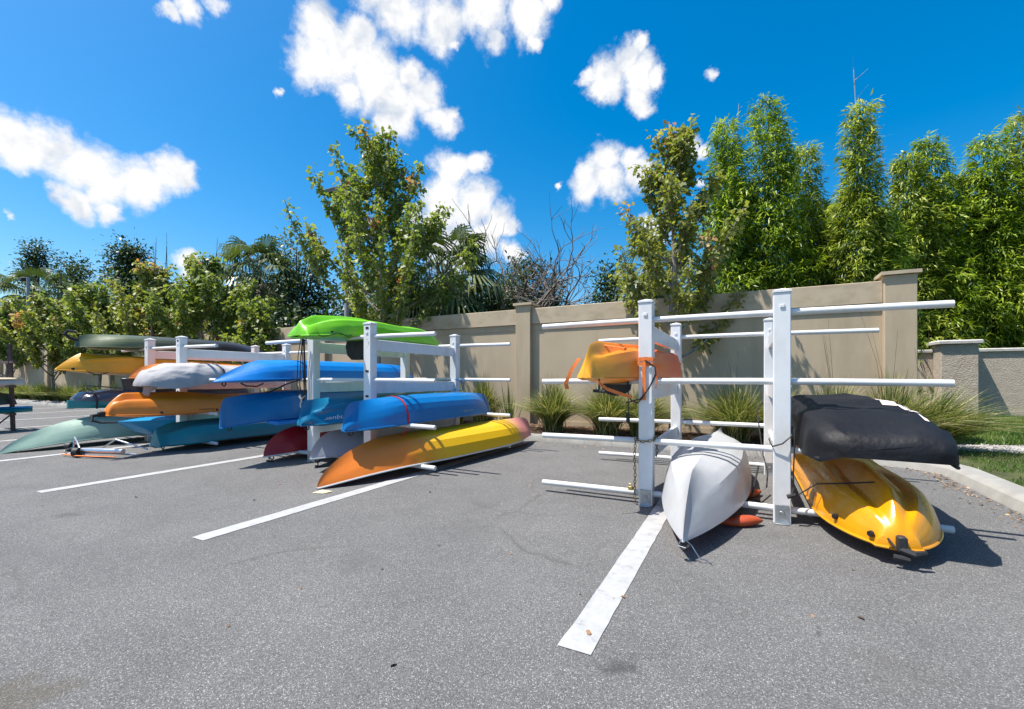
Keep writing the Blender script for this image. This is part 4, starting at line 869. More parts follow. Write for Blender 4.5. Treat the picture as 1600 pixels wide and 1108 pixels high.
# black rudder at the near end of the orange kayak
mb = MB(); mb.bbox(-8.445, -8.395, 3.02, 3.11, .62, .70, .01); mb.tube([(-8.42, 3.05, .66), (-8.38, 2.94, .64), (-8.34, 2.93, .58), (-8.30, 3.02, .54), (-8.26, 3.2, .53)], [.02, .026, .022, .014, .010], 8)
o = mb.build('rudder', M['black']); tag(o, 'black rudder at the near tip of the orange kayak', 'rudder')
mb = MB(); mb.tube([(-10.55, 3.52, 1.86), (-10.56, 3.40, 1.90), (-10.56, 3.34, 1.97), (-10.5, 3.36, 2.02), (-10.46, 3.46, 2.0)], [.02, .03, .03, .03, .02], 8)
o = mb.build('rudder', M['black']); tag(o, 'curled black rudder at the near tip of the dark green kayak', 'rudder')
bungee('grab_loop', [(-5.86, 3.56, 1.13), (-5.84, 3.62, 1.09), (-5.82, 3.75, 1.08), (-5.84, 3.86, 1.12)], .012, M['black'], label='black grab loop under the bright blue kayak bow', cat='handle')
bungee('bungee', [(-5.80, 4.4, 1.17), (-5.85, 4.2, 1.10), (-5.9, 3.95, .98)], .010, M['black'], label='black cord between the two blue kayaks', cat='bungee')
# dark seat hanging under the amber kayak, with two straps
mb = MB()
pr = [(4.05, 1.18), (4.10, .96), (4.22, .86), (4.42, .84), (4.56, .92), (4.60, 1.18)]
for xx in (-10.36, -10.28):
    for (a, c) in pr: mb.v.append((xx, a, c))
mb.f = [tuple(reversed(range(6))), tuple(range(6, 12))] + [(j, 6 + j, 6 + (j + 1) % 6, (j + 1) % 6) for j in range(6)]
mb.tube([(-10.3, 3.55, 1.06), (-10.28, 4.05, 1.0)], .012, 6)
mb.strap([(-10.15, 4.75, 1.2), (-10.15, 4.78, .95), (-10.15, 4.72, .8), (-10.15, 4.9, .75)], .07, .01, (0, 1, 0)); mb.strap([(-10.12, 5.1, 1.2), (-10.12, 5.05, .85)], .03, .01, (0, 1, 0))
o = mb.build('hanging_seat', noise_mat('grey_seat_fabric', (.05, .05, .05), (.13, .13, .12), 6, .8, .4, 12)); tag(o, 'dark fabric seat hanging beneath the amber kayak', 'seat')
# blue fin board under the blunt blue kayak
mb = MB(); mb.v = [(-5.9, 3.95, .56), (-5.72, 4.0, .54), (-5.70, 4.6, .56), (-5.9, 4.55, .58), (-5.9, 3.95, .60), (-5.72, 4.0, .585), (-5.70, 4.6, .60), (-5.9, 4.55, .62)]
mb.f = [(3, 2, 1, 0), (4, 5, 6, 7), (0, 1, 5, 4), (1, 2, 6, 5), (2, 3, 7, 6), (3, 0, 4, 7)]; o = mb.build('loose_paddle', M['p_blue'], smooth=False); tag(o, 'flat blue paddle blade under the blunt blue kayak', 'paddle')
# seat struts dangling under canoe tips
for (x, y, z, lb) in ((-6.02, 4.06, .10, 'thin black peg under the red canoe tip'), (-5.08, 4.12, .12, 'thin grey peg under the pale canoe tip')):
    mb = MB(); mb.tube([(x, y, z), (x + .01, y, .012)], .007, 6); mb.tube([(x - .05, y, .012), (x + .06, y + .02, .012)], .012, 6); o = mb.build('prop_peg', M['black']); tag(o, lb, 'peg')
# kayak trolley on the asphalt
tr = empty('kayak_trolley', (-8.95, 3.02, 0), label='folded aluminium kayak trolley lying on the asphalt', cat='trolley')
mb = MB(); mb.tube([(-.75, .15, .06), (-.78, .18, .22), (-.2, .02, .20), (.05, -.02, .06)], .014, 8); mb.tube([(-.75, .15, .06), (-.6, .0, .05), (-.35, -.08, .05)], .012, 8); mb.tube([(-.3, .35, .05), (.3, .3, .24), (.8, .5, .10)], .012, 8); mb.tube([(.0, -.02, .06), (.5, .12, .07), (.95, .3, .06)], .013, 8); mb.build('frame', M['alu'], tr)
mb = MB(); mb.tube([(.0, -.02, .10), (.45, .08, .11), (.8, .2, .11)], [.035, .04, .035], 10); mb.build('foam_pad', M['alu'], tr)
mb = MB(); mb.strap([(-.3, -.12, .03), (.1, -.1, .035), (.5, .02, .035), (.75, .12, .04)], .022, .008, (0, 1, .2)); mb.build('strap', M['orange_web'], tr)
for (x, y) in ((.02, -.06), (-.8, .12)):
    mb = MB(); mb.tube([(x - .03, y - .02, .075), (x + .03, y + .02, .075)], .07, 14); mb.build('wheel', M['black'], tr)
# paper on ground
mb = MB(); mb.v = [(-3.98, 3.16, .006), (-3.86, 3.20, .006), (-3.83, 3.29, .012), (-3.95, 3.26, .02)]; mb.f = [(0, 1, 2, 3)]
o = mb.build('paper_note', M['paper'], smooth=False); s_ = o.modifiers.new('t', 'SOLIDIFY'); s_.thickness = .002; tag(o, 'small yellow paper on asphalt by the orange canoe tip', 'paper')

bpy.context.view_layer.update()
def adopt(names, parent_label):
    par = [q for q in bpy.data.objects if q.get('label') == parent_label][0]
    for q in [q for q in bpy.data.objects if q.parent is None and any(q.get('label', '').startswith(nm) for nm in names)]:
        q.parent = par; q.matrix_parent_inverse = par.matrix_world.inverted()
        for kk in ('label', 'category', 'group'):
            if kk in q: del q[kk]
adopt(['black pull toggle', 'black seat pad'], 'small yellow and orange kayak strapped to the nearest rack')
adopt(['thin pale line', 'black grab handle'], 'white upturned hull on the lowest pipes between the nearest posts')
adopt(['black rudder bracket', 'black round drain'], 'glossy yellow kayak upturned below the black covered boat')
adopt(['black rudder at'], 'orange kayak with twin ridges low on the far rack')
adopt(['curled black rudder'], 'long dark green kayak on top of the far rack')
adopt(['black grab loop'], 'bright blue kayak on the third pipes left of the middle rack')
adopt(['dark fabric seat'], 'amber yellow kayak with a scooped side on the far rack')
adopt(['metal hooks'], 'bundle of black bungee loops hanging on the middle rack post')
adopt(['black plastic hook'], 'black bungee stretched over the yellow kayak to the post foot')
adopt(['thin black peg'], 'dark red upturned canoe low on the left of the middle rack')
adopt(['thin grey peg'], 'pale grey blue canoe low between the middle rack posts')
adopt(['brass padlock'], 'rusty brass chain hanging round the left front post of the nearest rack')

# ------------------------------------------------------------------ stand at the far left
st = empty('boat_stand', (-14.6, 3.8, 0), label='brown boat stand at the left edge with stacked boards', cat='boat stand')
for (x, y, xt) in ((.02, -.05, -.18), (-.9, -.9, -1.0), (-.25, -1.6, -.3)):
    MB().tube([(x, y, 0), (xt, y, 1.95)], .042, 4).build('post', M['brown_post'], st, smooth=False)
for z in (.38, .62, 1.0, 1.55):
    MB().box(-1.1, .1, -.08, -.02, z - .025, z + .025).build('arm', M['brown_post'], st, smooth=False)
    MB().box(-1.1, .1, -1.62, -1.56, z - .025, z + .025).build('arm', M['brown_post'], st, smooth=False)
MB().tube([(.0, -.1, .35), (-.2, -.35, .02)], .015, 6).build('brace', M['black'], st)
def board(name, label, x, y0, y1, z, th, w, mats, cat, group=None):
    root = empty(name, (x, (y0 + y1) / 2, z), label=label, cat=cat); L = y1 - y0
    for (nm, za, zb, mt, ws) in (('body', 0, th * .62, mats[0], 1), ('top', th * .62 + .001, th, mats[1], .93)):
        mb = MB(); n = 30
        for i in range(n + 1):
            t = i / n; ww = w * ws * max(.02, (1 - abs(2 * t - 1) ** 2.6)) ** .6; y = -L / 2 + L * t
            for (fx, fz) in ((-.8, za), (-1, (za + zb) / 2), (-.8, zb), (.8, zb), (1, (za + zb) / 2), (.8, za)): mb.v.append((fx * ww, y, fz))
        for i in range(n):
            for j in range(6): a = i * 6 + j; b2 = i * 6 + (j + 1) % 6; mb.f.append((a, a + 6, b2 + 6, b2))
        mb.f.append((0, 1, 2, 3, 4, 5)); mb.f.append(tuple(n * 6 + j for j in reversed(range(6)))); mb.build(nm, mt, root)
    return root
board('paddle_board', 'cream paddle board with white edge on the brown stand', -14.75, .9, 3.98, 1.03, .17, .42, (M['whiteplastic'], M['cream']), 'paddle board')
board('paddle_board', 'teal blue board low on the brown stand', -14.75, .8, 4.1, .41, .13, .36, (M['p_aqua'], M['p_cyan']), 'paddle board')
kayak('kayak', 'dark olive kayak under the cream board on the brown stand', -14.75, .9, 3.85, .65, W=.38, D=.28, style='round', mat=M['p_olive'], near=(.4, 2, .02), far=(.4, 2, .02), entry=(1, 1), roll=math.pi * 0, handles=False)
kayak('kayak', 'dark grey kayak on top of the brown stand', -14.9, .9, 3.6, 1.58, W=.36, D=.15, style='round', mat=M['p_camo'], near=(.4, 2, .02), far=(.6, 2, .02), entry=(1, 1), handles=False)

# ------------------------------------------------------------------ lamp posts
def lamp(x, y, h, label):
    g = empty('street_lamp', (x, y, 0), label=label, cat='street lamp', group='grey lamp posts behind the wall')
    MB().tube([(0, 0, 0), (0, 0, h)], [.11, .085], 12).build('pole', M['pole'], g)
    MB().box(-.32, -.05, -.04, .04, h - .10, h - .04).build('arm', M['lamp'], g, smooth=False)
    mb = MB(); mb.bbox(-.85, -.22, -.24, .24, h - .16, h + .0, .03); mb.build('lamp_head', M['lamp'], g)
lamp(-11.2, 10.2, 7.25, 'grey lamp post rising behind the middle leafy tree')
lamp(-38.0, 10.4, 7.2, 'grey lamp post above the trees at far left')

# ------------------------------------------------------------------ vegetation
def at(px, Y):
    """where the bearing through column px of the photograph meets the line y = Y, and its distance"""
    u = (px - 800) / 700; d = Y / (.887 + .4617 * u); return d * (.887 * u - .4617), d
def zat(py, d): return 1.2 + (590 - py) / 700 * d

def maple(px, Y, H, spread, nl, seed, nleaf, label, mat, z0=.3, lsize=.10, low=.16, leader=1.0, group='young maple trees planted in the bed', X=None, sig=.072):
    r = np.random.default_rng(seed); X = at(px, Y)[0] if X is None else X
    root = empty('maple_tree', (X, Y, .08), label=label, cat='tree', group=group)
    wood = MB(); segs = []           # (p0, p1, weight, tipness)
    tr = [Vector((.0, 0, -.05))]
    for i in range(1, 13): tr.append(Vector((r.normal(0, .035) + tr[-1].x, r.normal(0, .03) + tr[-1].y, H * .93 * i / 12)))
    wood.tube(tr, [.075 * (1 - i / 12.5) ** .8 + .006 for i in range(13)], 8)
    def tp(h): f = h / (H * .93) * 12; i = min(11, int(f)); return tr[i].lerp(tr[i + 1], f - i)
    for i in range(8, 12): segs.append((tr[i], tr[i + 1], 1.0, (i - 6) / 6))
    for i in range(nl):
        f = (i + .5) / nl; h0 = H * (low + .66 * f); az = i * 2.399 + r.normal(0, .3); ln = spread * (1.0 - .70 * f) * r.uniform(.7, 1.25) * (1.25 if f < .6 else 1)
        e0 = R(r.uniform(18, 45)); e1 = R(r.uniform(58, 82)); p = tp(h0); pts = [p]; ns = 7
        for k_ in range(ns):
            e = e0 + (e1 - e0) * (k_ / ns) ** .7; a = az + r.normal(0, .10)
            p = p + Vector((math.cos(a) * math.cos(e), math.sin(a) * math.cos(e), math.sin(e))) * (ln / ns); pts.append(p)
        if max(abs(q.y) for q in pts) > .6:   # keep clear of the wall below its top
            pts = [Vector((q.x, q.y if (q.z > 2.9 or q.y < .62) else .62, q.z)) for q in pts]
        wood.tube(pts, [.026 * (1 - k_ / (ns + 1)) * (1.2 - .5 * f) + .003 for k_ in range(ns + 1)], 5)
        for k_ in range(2, ns): segs.append((pts[k_], pts[k_ + 1], 1.0, k_ / ns))
        for q in range(r.integers(2, 5)):
            fk = r.uniform(.2, .62) * ns; k_ = min(ns - 1, int(fk)); b = pts[k_].lerp(pts[k_ + 1], fk - k_)
            e = R(r.uniform(40, 80)); a = az + r.normal(0, 1.1); l2 = r.uniform(.25, .8) * (.4 + .3 * ln)
            m = b + Vector((math.cos(a) * math.cos(e), math.sin(a) * math.cos(e), math.sin(e))) * l2 * .5
            e += .25; t = m + Vector((math.cos(a) * math.cos(e), math.sin(a) * math.cos(e), math.sin(e))) * l2 * .5
            wood.tube([b, m, t], [.008, .005, .002], 4); segs += [(b, m, .8, .3), (m, t, 1.0, r.uniform(.5, 1.0))]
    wood.build('trunk', M['bark'], root)
    wt = np.array([(b - a).length * w for a, b, w, _ in segs]); pr = wt / wt.sum(); idx = r.choice(len(segs), nleaf, p=pr)
    A = np.array([s[0] for s in segs])[idx]; B = np.array([s[1] for s in segs])[idx]; tipn = np.array([s[3] for s in segs])[idx]
    f = r.random(nleaf)[:, None]; C = A + (B - A) * f; off = r.normal(0, sig, (nleaf, 3)); Pp = C + off
    D = unit(off + r.normal(0, .08, (nleaf, 3)) + np.array([0, 0, -.05])); nn = unit(np.column_stack([r.normal(0, .6, nleaf), r.normal(0, .6, nleaf), np.ones(nleaf)]))
    L = r.uniform(.65, 1.25, nleaf) * lsize
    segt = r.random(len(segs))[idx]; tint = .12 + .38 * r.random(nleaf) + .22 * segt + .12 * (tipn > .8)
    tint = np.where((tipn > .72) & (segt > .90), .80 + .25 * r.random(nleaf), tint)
    leaves('crown', Pp, D, nn, L, L * .95, LOBED, mat, root, tint, curl=.25)
    return root
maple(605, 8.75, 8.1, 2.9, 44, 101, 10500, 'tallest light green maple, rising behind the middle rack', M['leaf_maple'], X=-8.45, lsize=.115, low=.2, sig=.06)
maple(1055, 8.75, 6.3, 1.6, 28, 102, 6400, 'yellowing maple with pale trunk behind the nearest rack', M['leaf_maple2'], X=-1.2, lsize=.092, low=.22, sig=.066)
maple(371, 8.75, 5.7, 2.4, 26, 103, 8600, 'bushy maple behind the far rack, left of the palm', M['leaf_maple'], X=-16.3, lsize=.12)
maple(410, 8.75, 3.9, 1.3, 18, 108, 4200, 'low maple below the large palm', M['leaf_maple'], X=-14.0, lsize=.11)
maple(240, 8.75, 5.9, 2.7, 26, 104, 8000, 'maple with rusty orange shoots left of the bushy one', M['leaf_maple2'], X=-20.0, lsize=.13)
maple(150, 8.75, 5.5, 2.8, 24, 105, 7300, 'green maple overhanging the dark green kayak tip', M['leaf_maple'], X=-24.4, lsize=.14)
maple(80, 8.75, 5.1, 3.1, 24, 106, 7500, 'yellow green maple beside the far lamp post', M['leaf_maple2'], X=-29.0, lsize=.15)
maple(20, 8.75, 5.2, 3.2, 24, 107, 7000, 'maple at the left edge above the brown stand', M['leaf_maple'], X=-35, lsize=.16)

def bamboo(X, Y, H, Rr, seed, nspray, label, mat, bare=0, ll=.19, z0=.3, lean=0):
    r = np.random.default_rng(seed); root = empty('bamboo_clump', (X, Y, .05), label=label, cat='bamboo', group='bamboo clumps behind the walls')
    nc = 7; tops = []
    cm = None
    for i in range(nc):
        a = r.uniform(0, 6.28); rr = Rr * .32 * math.sqrt(r.random()); hh = H * (1 if i == 0 else r.uniform(.62, .93)); bx, by = rr * math.cos(a), rr * math.sin(a)
        lx, ly = r.normal(lean, .05) * hh * .3, r.normal(0, .04) * hh * .3
        pts = [(bx + lx * t * t, by + ly * t * t, hh * t) for t in [k_ / 8 for k_ in range(9)]]; tops.append((bx, by, lx, ly, hh))
        MB().tube(pts, [.028 * (1 - .8 * t / 8) for t in range(9)], 6).build('culm', M['culm'], root)
    for i in range(bare):
        a = r.uniform(0, 6.28); hh = H + r.uniform(.5, 1.1); lx = (-1.5 + .35 * i if bare > 1 else r.normal(-.3, .3)); mb = MB()
        pts = [Vector((lx * t * t + .2 * math.cos(a), .2 * math.sin(a), hh * t)) for t in [k_ / 10 for k_ in range(11)]]; mb.tube(pts, [.030 * (1 - .85 * t / 10) + .003 for t in range(11)], 6)
        for q in range(16):
            t = r.uniform(.66, 1); k_ = min(9, int(t * 10)); b = pts[k_].lerp(pts[k_ + 1], t * 10 - k_); aa = r.uniform(0, 6.28); l2 = r.uniform(.12, .42)
            mb.tube([b, b + Vector((math.cos(aa) * l2 * .8, math.sin(aa) * l2 * .8, l2 * .6))], [.005, .0015], 4)
        mb.build('bare_culm', M['culm_bare'], root)
    # leaf sprays: a narrow spire that widens below
    ci = r.choice(nc, nspray, p=np.array([3] + [1] * (nc - 1)) / (nc + 2)); T = np.array(tops)[ci]
    t = r.beta(1.15, 1.0, nspray) * .96 + .03; z = T[:, 4] * t
    env = Rr * (.30 + .80 * (1 - t ** 1.8)); ax = r.uniform(0, 6.28, nspray)
    lump = np.array([1 + .75 * noise.noise(Vector((math.cos(a) * 1.2 + seed, math.sin(a) * 1.2, zz * 1.1))) for a, zz in zip(ax, z)])
    z += r.normal(0, .03, nspray); rad = env * np.sqrt(r.uniform(.06, 1, nspray)) * lump * .85
    C = np.column_stack([T[:, 0] + T[:, 2] * t * t + rad * np.cos(ax), T[:, 1] + T[:, 3] * t * t + rad * np.sin(ax), z])
    k_ = 8; Pp = np.repeat(C, k_, 0) + r.normal(0, .05, (nspray * k_, 3)); n = nspray * k_
    outv = np.repeat(np.column_stack([np.cos(ax), np.sin(ax), np.full(nspray, -.05)]), k_, 0)
    D = unit(outv * .8 + r.normal(0, .55, (n, 3)) + np.array([0, 0, -.18])); nn = unit(np.column_stack([r.normal(0, .4, n), r.normal(0, .4, n), np.ones(n)]))
    L = r.uniform(.6, 1.25, n) * ll; base = np.repeat(r.random(nspray), k_); tint = -.08 + .66 * base + .28 * r.random(n) + .12 * np.repeat(t, k_)
    leaves('crown', Pp, D, nn, L, L * .19, DIAMOND, mat, root, tint, curl=.28)
    return root
BM = [  # column of the photograph, Y, top row, radius, bare culms, label, tint
 (1140, 12.6, 175, .80, 1, 'bamboo clump with the bare tip just right of the yellowing maple', 0),
 (1178, 13.2, 255, .85, 0, 'short bamboo clump between the two leftmost tall ones', 1),
 (1216, 12.8, 140, .85, 0, 'tall pointed bamboo clump above the nearest rack posts', 0),
 (1262, 13.6, 205, .80, 0, 'rounded bamboo clump right of the tall pointed one', 1),
 (1300, 14.2, 300, .85, 0, 'low bamboo clump in the gap before the lone spire', 0),
 (1338, 13.0, 148, .72, 1, 'lone slender bamboo spire standing clear against the sky', 1),
 (1372, 13.2, 310, .60, 0, 'low bamboo clump right of the lone spire', 0),
 (1425, 17.8, 232, .95, 2, 'bamboo clump with two long bare leaning culms', 1),
 (1465, 18.4, 205, .95, 0, 'bamboo clump behind the end pillar of the tan wall', 0),
 (1512, 18.9, 260, 1.0, 1, 'bamboo clump with a bare culm left of the right edge', 1),
 (1560, 18.5, 195, 1.0, 0, 'full bamboo clump near the right edge', 0),
 (1608, 18.6, 145, 1.15, 0, 'tallest dense bamboo clump at the right edge', 1),
]
for i, (px, Y, py, rr, bare, lb, ti) in enumerate(BM):
    X, d = at(px, Y); bamboo(X, Y, zat(py, d) - .3, rr * (1.25 if i > 7 else 1.10), 300 + i, 3400 if i > 6 else 2900, lb, M['leaf_bamboo2' if ti else 'leaf_bamboo'], bare, .205 if i > 6 else .165)
for i, (X, Y, H, rr, lb) in enumerate([(12.8, 18.6, 8.6, 1.2, 'bamboo clump just beyond the right edge'), (4.6, 18.5, 6.4, 1.1, 'shorter bamboo clump behind the low wall pillar'), (7.6, 18.8, 6.0, 1.2, 'shorter bamboo clump filling behind the low wall')]):
    bamboo(X, Y, H, rr, 340 + i, 2200, lb, M['leaf_bamboo'], 0, .24)

def leafy(name, X, Y, H, Rr, seed, nclump, per, lsize, mat, label, group, base=.45, tall=1.0, cl=.30, cat='tree', bark='barkd'):
    """background tree: trunk, limbs to leaf clumps spread through an uneven crown"""
    r = np.random.default_rng(seed); root = empty(name, (X, Y, 0), label=label, cat=cat, group=group); wood = MB()
    fork = H * base * .8; wood.tube([(0, 0, 0), (r.normal(0, .1), r.normal(0, .1), fork * .6), (0, 0, fork)], [.022 * H, .018 * H, .014 * H], 7)
    C = []
    for i in range(nclump):
        v = r.normal(size=3); v /= np.linalg.norm(v); q = r.random() ** .4; zc = H * (base + (1 - base) * .5); p = np.array([v[0] * Rr * q, v[1] * Rr * q, zc + v[2] * H * (1 - base) * .5 * q * tall]); C.append(p)
        if i % 3 == 0:
            m = Vector((p[0] * .45, p[1] * .45, fork + (p[2] - fork) * .6)); wood.tube([(0, 0, fork * r.uniform(.7, 1)), m, Vector(p)], [.008 * H, .005 * H, .002 * H], 5)
    wood.build('trunk', M[bark], root)
    C = np.array(C); n = nclump * per; cs = np.repeat(r.uniform(.6, 1.3, nclump), per)
    off = r.normal(0, cl, (n, 3)) * np.array([1, 1, .7]) * cs[:, None]; Pp = np.repeat(C, per, 0) + off
    D = unit(off + r.normal(0, .25, (n, 3))); nn = unit(np.column_stack([r.normal(0, .6, n), r.normal(0, .6, n), np.ones(n)])); L = r.uniform(.6, 1.3, n) * lsize
    leaves('crown', Pp, D, nn, L, L * .5, OVAL, mat, root, np.repeat(r.uniform(0, .6, nclump), per) + .35 * r.random(n))
    return root
BT = 'dark evergreen trees beyond the wall'
def bt(px, Y, py, Rpx, seed, ncl, per, ls, mat, label, base=.45, cl=.3, tall=1.0, name='evergreen_tree'):
    X, d = at(px, Y); H = zat(py, d); return leafy(name, X, Y, H, Rpx / 700 * d, seed, ncl, per, ls, M[mat], label, BT, base, tall, cl)
bt(55, 18, 376, 13, 401, 20, 110, .26, 'leaf_dark', 'dark tree with an isolated top above the far lamp post', .72, .50)
bt(112, 18, 398, 16, 402, 20, 130, .26, 'leaf_dark', 'smaller dark treetop right of the isolated one', .66, .55)
bt(205, 16, 384, 24, 403, 40, 110, .24, 'leaf_dark', 'dark treetop above the rusty maple shoots', .60, .42)
bt(462, 14, 352, 38, 404, 70, 42, .17, 'leaf_grey', 'sparse grey green tree between the palm and tallest maple', .34, .30)
bt(505, 15, 420, 40, 405, 60, 60, .20, 'leaf_dark', 'dark low tree under the grey green one', .2, .35)
bt(822, 17, 405, 46, 406, 90, 70, .16, 'leaf_dark', 'dark spreading tree right of the dead branches', .25, .26)
bt(858, 18, 425, 22, 407, 40, 50, .16, 'leaf_dark', 'dark tree tapering down to the tan wall top', .3, .24)
bt(785, 15, 420, 40, 408, 60, 70, .13, 'leaf_grey', 'grey shrubby tree under the dead branches', .2, .26)
bt(955, 15, 402, 22, 409, 50, 60, .13, 'leaf_dark', 'dark tree just left of the yellowing maple', .25, .24)
bt(912, 17, 452, 16, 410, 24, 50, .13, 'leaf_dark', 'low dark shrub showing over the wall left of the yellowing maple', .3, .22)
bt(985, 14, 440, 22, 411, 40, 60, .13, 'leaf_grey', 'grey green shrub tucked behind the yellowing maple', .3, .22)
for i, (px, py, lb) in enumerate([(20, 440, 'dark shrub tree behind the leftmost maple'), (70, 445, 'dark shrub tree behind the yellow green maple'), (130, 440, 'dark shrub tree behind the green maple'), (180, 430, 'dark shrub tree left of the rusty maple'), (245, 440, 'dark shrub tree right of the rusty maple'), (300, 425, 'dark shrub tree left of the large palm'), (345, 450, 'dark shrub tree at the foot of the large palm'), (440, 470, 'dark shrub tree right of the large palm'), (560, 440, 'dark shrub tree behind the tallest maple'), (625, 430, 'dark shrub tree behind the middle of the tallest maple'), (690, 450, 'dark shrub tree around the second palm'), (745, 455, 'dark shrub tree right of the second palm')]):
    bt(px, 11.6 + .4 * (i % 3), py, 38 if px > 300 else 30, 430 + i, 60, 70, .20, 'leaf_dark' if i % 3 else 'leaf_grey', lb, .12, .30, name='shrub_tree')
# far woods: one mass
def woods(name, segs, seed, label):
    r = np.random.default_rng(seed); Ps = []
    for (x0, x1, y0, y1, h, n) in segs:
        x = r.uniform(x0, x1, n); y = r.uniform(y0, y1, n); hh = h * (.72 + .35 * np.array([noise.noise(Vector((a * .35, b * .35, seed))) for a, b in zip(x, y)])); z = hh * r.random(n) ** .6; Ps.append(np.column_stack([x, y, z]))
    C = np.vstack(Ps); per = 14; n = len(C) * per; off = r.normal(0, .4, (n, 3)); Pp = np.repeat(C, per, 0) + off; D = unit(off); nn = unit(np.column_stack([r.normal(0, .6, n), r.normal(0, .6, n), np.ones(n)])); L = r.uniform(.6, 1.3, n) * .42
    o = leaves(name, Pp, D, nn, L, L * .5, OVAL, M['leaf_dark'], None, np.repeat(r.random(len(C)), per) * .8); tag(o, label, kind='stuff')
woods('far_woods', [(-75, -16, 20, 25, 6.5, 4200), (-16, -3, 21, 25, 4.6, 1000), (-3, 2, 21, 25, 4.2, 350), (2, 26, 21.5, 26, 6.0, 3200)], 500, 'dark belt of woods far behind the wall')

def palm(X, Y, H, Rf, seed, label, nf=46, nd=56):
    r = np.random.default_rng(seed); root = empty('palm_tree', (X, Y, 0), label=label, cat='palm', group='cabbage palms beyond the wall')
    MB().tube([(0, 0, 0), (.05, 0, H * .5), (0, 0, H)], [.20, .17, .19], 10).build('trunk', M['barkd'], root)
    for i in range(nf + nd):
        dead = i >= nf;  az = i * 2.399 + r.normal(0, .2)
        el = R(r.uniform(-86, -45)) if dead else R(66 - 118 * (i / nf) + r.normal(0, 9)); pl = Rf * (.35 if dead else .55) * r.uniform(.8, 1.15); fl = Rf * .55 * r.uniform(.8, 1.15)
        d = Vector((math.cos(az) * math.cos(el), math.sin(az) * math.cos(el), math.sin(el))); side = Vector((-math.sin(az), math.cos(az), 0)); nrm = side.cross(d) * -1
        b = Vector((0, 0, H)) + d * .1; hub = b + d * pl + Vector((0, 0, -.08 * pl)); mb = MB()
        mb.strap([b, b.lerp(hub, .5) + Vector((0, 0, .03)), hub], .03, .012, side)
        nl = 22
        for k_ in range(nl):
            a = R(-105 + 210 * k_ / (nl - 1)); dd = (d * math.cos(a) + side * math.sin(a)).normalized(); l = fl * (.75 + .25 * math.cos(a)) * r.uniform(.88, 1.1); w = .017 * Rf * 1.1
            dr = (.65 if dead else .62); p0 = hub; p1 = hub + dd * l * .45 + Vector((0, 0, -dr * .15 * l)); p2 = hub + dd * l * .8 + Vector((0, 0, -dr * .6 * l)); p3 = hub + dd * l * .95 + Vector((0, 0, -dr * 1.25 * l)); sd = dd.cross(nrm).normalized()
            q = len(mb.v); mb.v += [tuple(p0), tuple(p1 - sd * w), tuple(p1 + sd * w), tuple(p2 - sd * w * .8), tuple(p2 + sd * w * .8), tuple(p3)]; mb.f += [(q, q + 1, q + 2), (q + 1, q + 3, q + 4, q + 2), (q + 3, q + 5, q + 4)]
        me = mb.mesh('frond', smooth=False); at_ = me.attributes.new('tint', 'FLOAT', 'POINT'); tv = float(np.clip((.25 + .6 * i / nf if not dead else r.uniform(0, .9)) + r.normal(0, .12), 0, 1)); at_.data.foreach_set('value', [tv] * len(me.vertices))
        link('dead_frond' if dead else 'frond', me, root, M['palm_dead' if dead else 'palm'])
    return root
X, d = at(402, 13.5); palm(X, 13.5, zat(424, d), 2.25, 601, 'large cabbage palm with a shaggy dead skirt left of the tallest maple')
X, d = at(690, 12.2); palm(X, 12.2, zat(432, d), 2.2, 602, 'low cabbage palm with drooping grey fans right of the tallest maple', 34, 34)
X, d = at(52, 13); palm(X, 13, zat(452, d), 2.4, 603, 'small palm head by the far lamp post', 26, 10)
X, d = at(1018, 11.6); palm(X, 11.6, zat(420, d), .9, 604, 'small palm peeking out behind the yellowing maple', 24, 8)

# dead tree
def deadtree(X, Y, H, seed, label, lean=.1):
    r = random.Random(seed); root = empty('dead_tree', (X, Y, 0), label=label, cat='tree'); mb = MB(); tw = MB()
    def grow(p, d, l, rad, depth, m):
        n = 4; pts = [p]
        for i in range(n):
            d = (d + Vector([r.gauss(0, .20) for _ in range(3)]) + Vector((0, 0, .05))).normalized(); p = p + d * l / n; pts.append(p)
        m.tube(pts, [rad * (1 - .45 * i / n) for i in range(n + 1)], 6 if rad > .02 else 4)
        if depth == 0: return
        for k_ in range(r.choice((2, 3, 3)) if depth > 1 else 3):
            q = pts[r.choice((2, 3, 4))] if k_ else pts[-1]; ang = r.uniform(.35, .95); ax = d.orthogonal().normalized(); ax.rotate(Matrix.Rotation(r.uniform(0, 6.28), 3, d)); nd = d.copy(); nd.rotate(Matrix.Rotation(ang * (1 if k_ else .4), 3, ax))
            grow(q, nd, l * r.uniform(.60, .85), rad * .60, depth - 1, mb if depth > 2 else tw)
    for a, e, f in ((2.6, 62, 1), (.3, 48, 1.1), (.1, 70, .95), (3.4, 75, .85)):
        grow(Vector((0, 0, H * .22)), Vector((math.cos(a) * math.cos(R(e)), .25 * math.sin(a), math.sin(R(e)))).normalized(), H * .31 * f, .12, 5, mb)
    mb.tube([(0, 0, 0), (0, 0, H * .24)], [.16, .11], 8); mb.build('trunk', M['deadwood'], root); tag(tw.build('twigs', M['deadwood'], root), kind='stuff')
X, d = at(738, 14.6); deadtree(X, 14.6, zat(365, d), 12, 'leafless dead tree with pale forked branches beyond the wall')
X, d = at(788, 15.6); deadtree(X, 15.6, zat(405, d), 23, 'smaller dead tree with fine twigs right of the larger one')
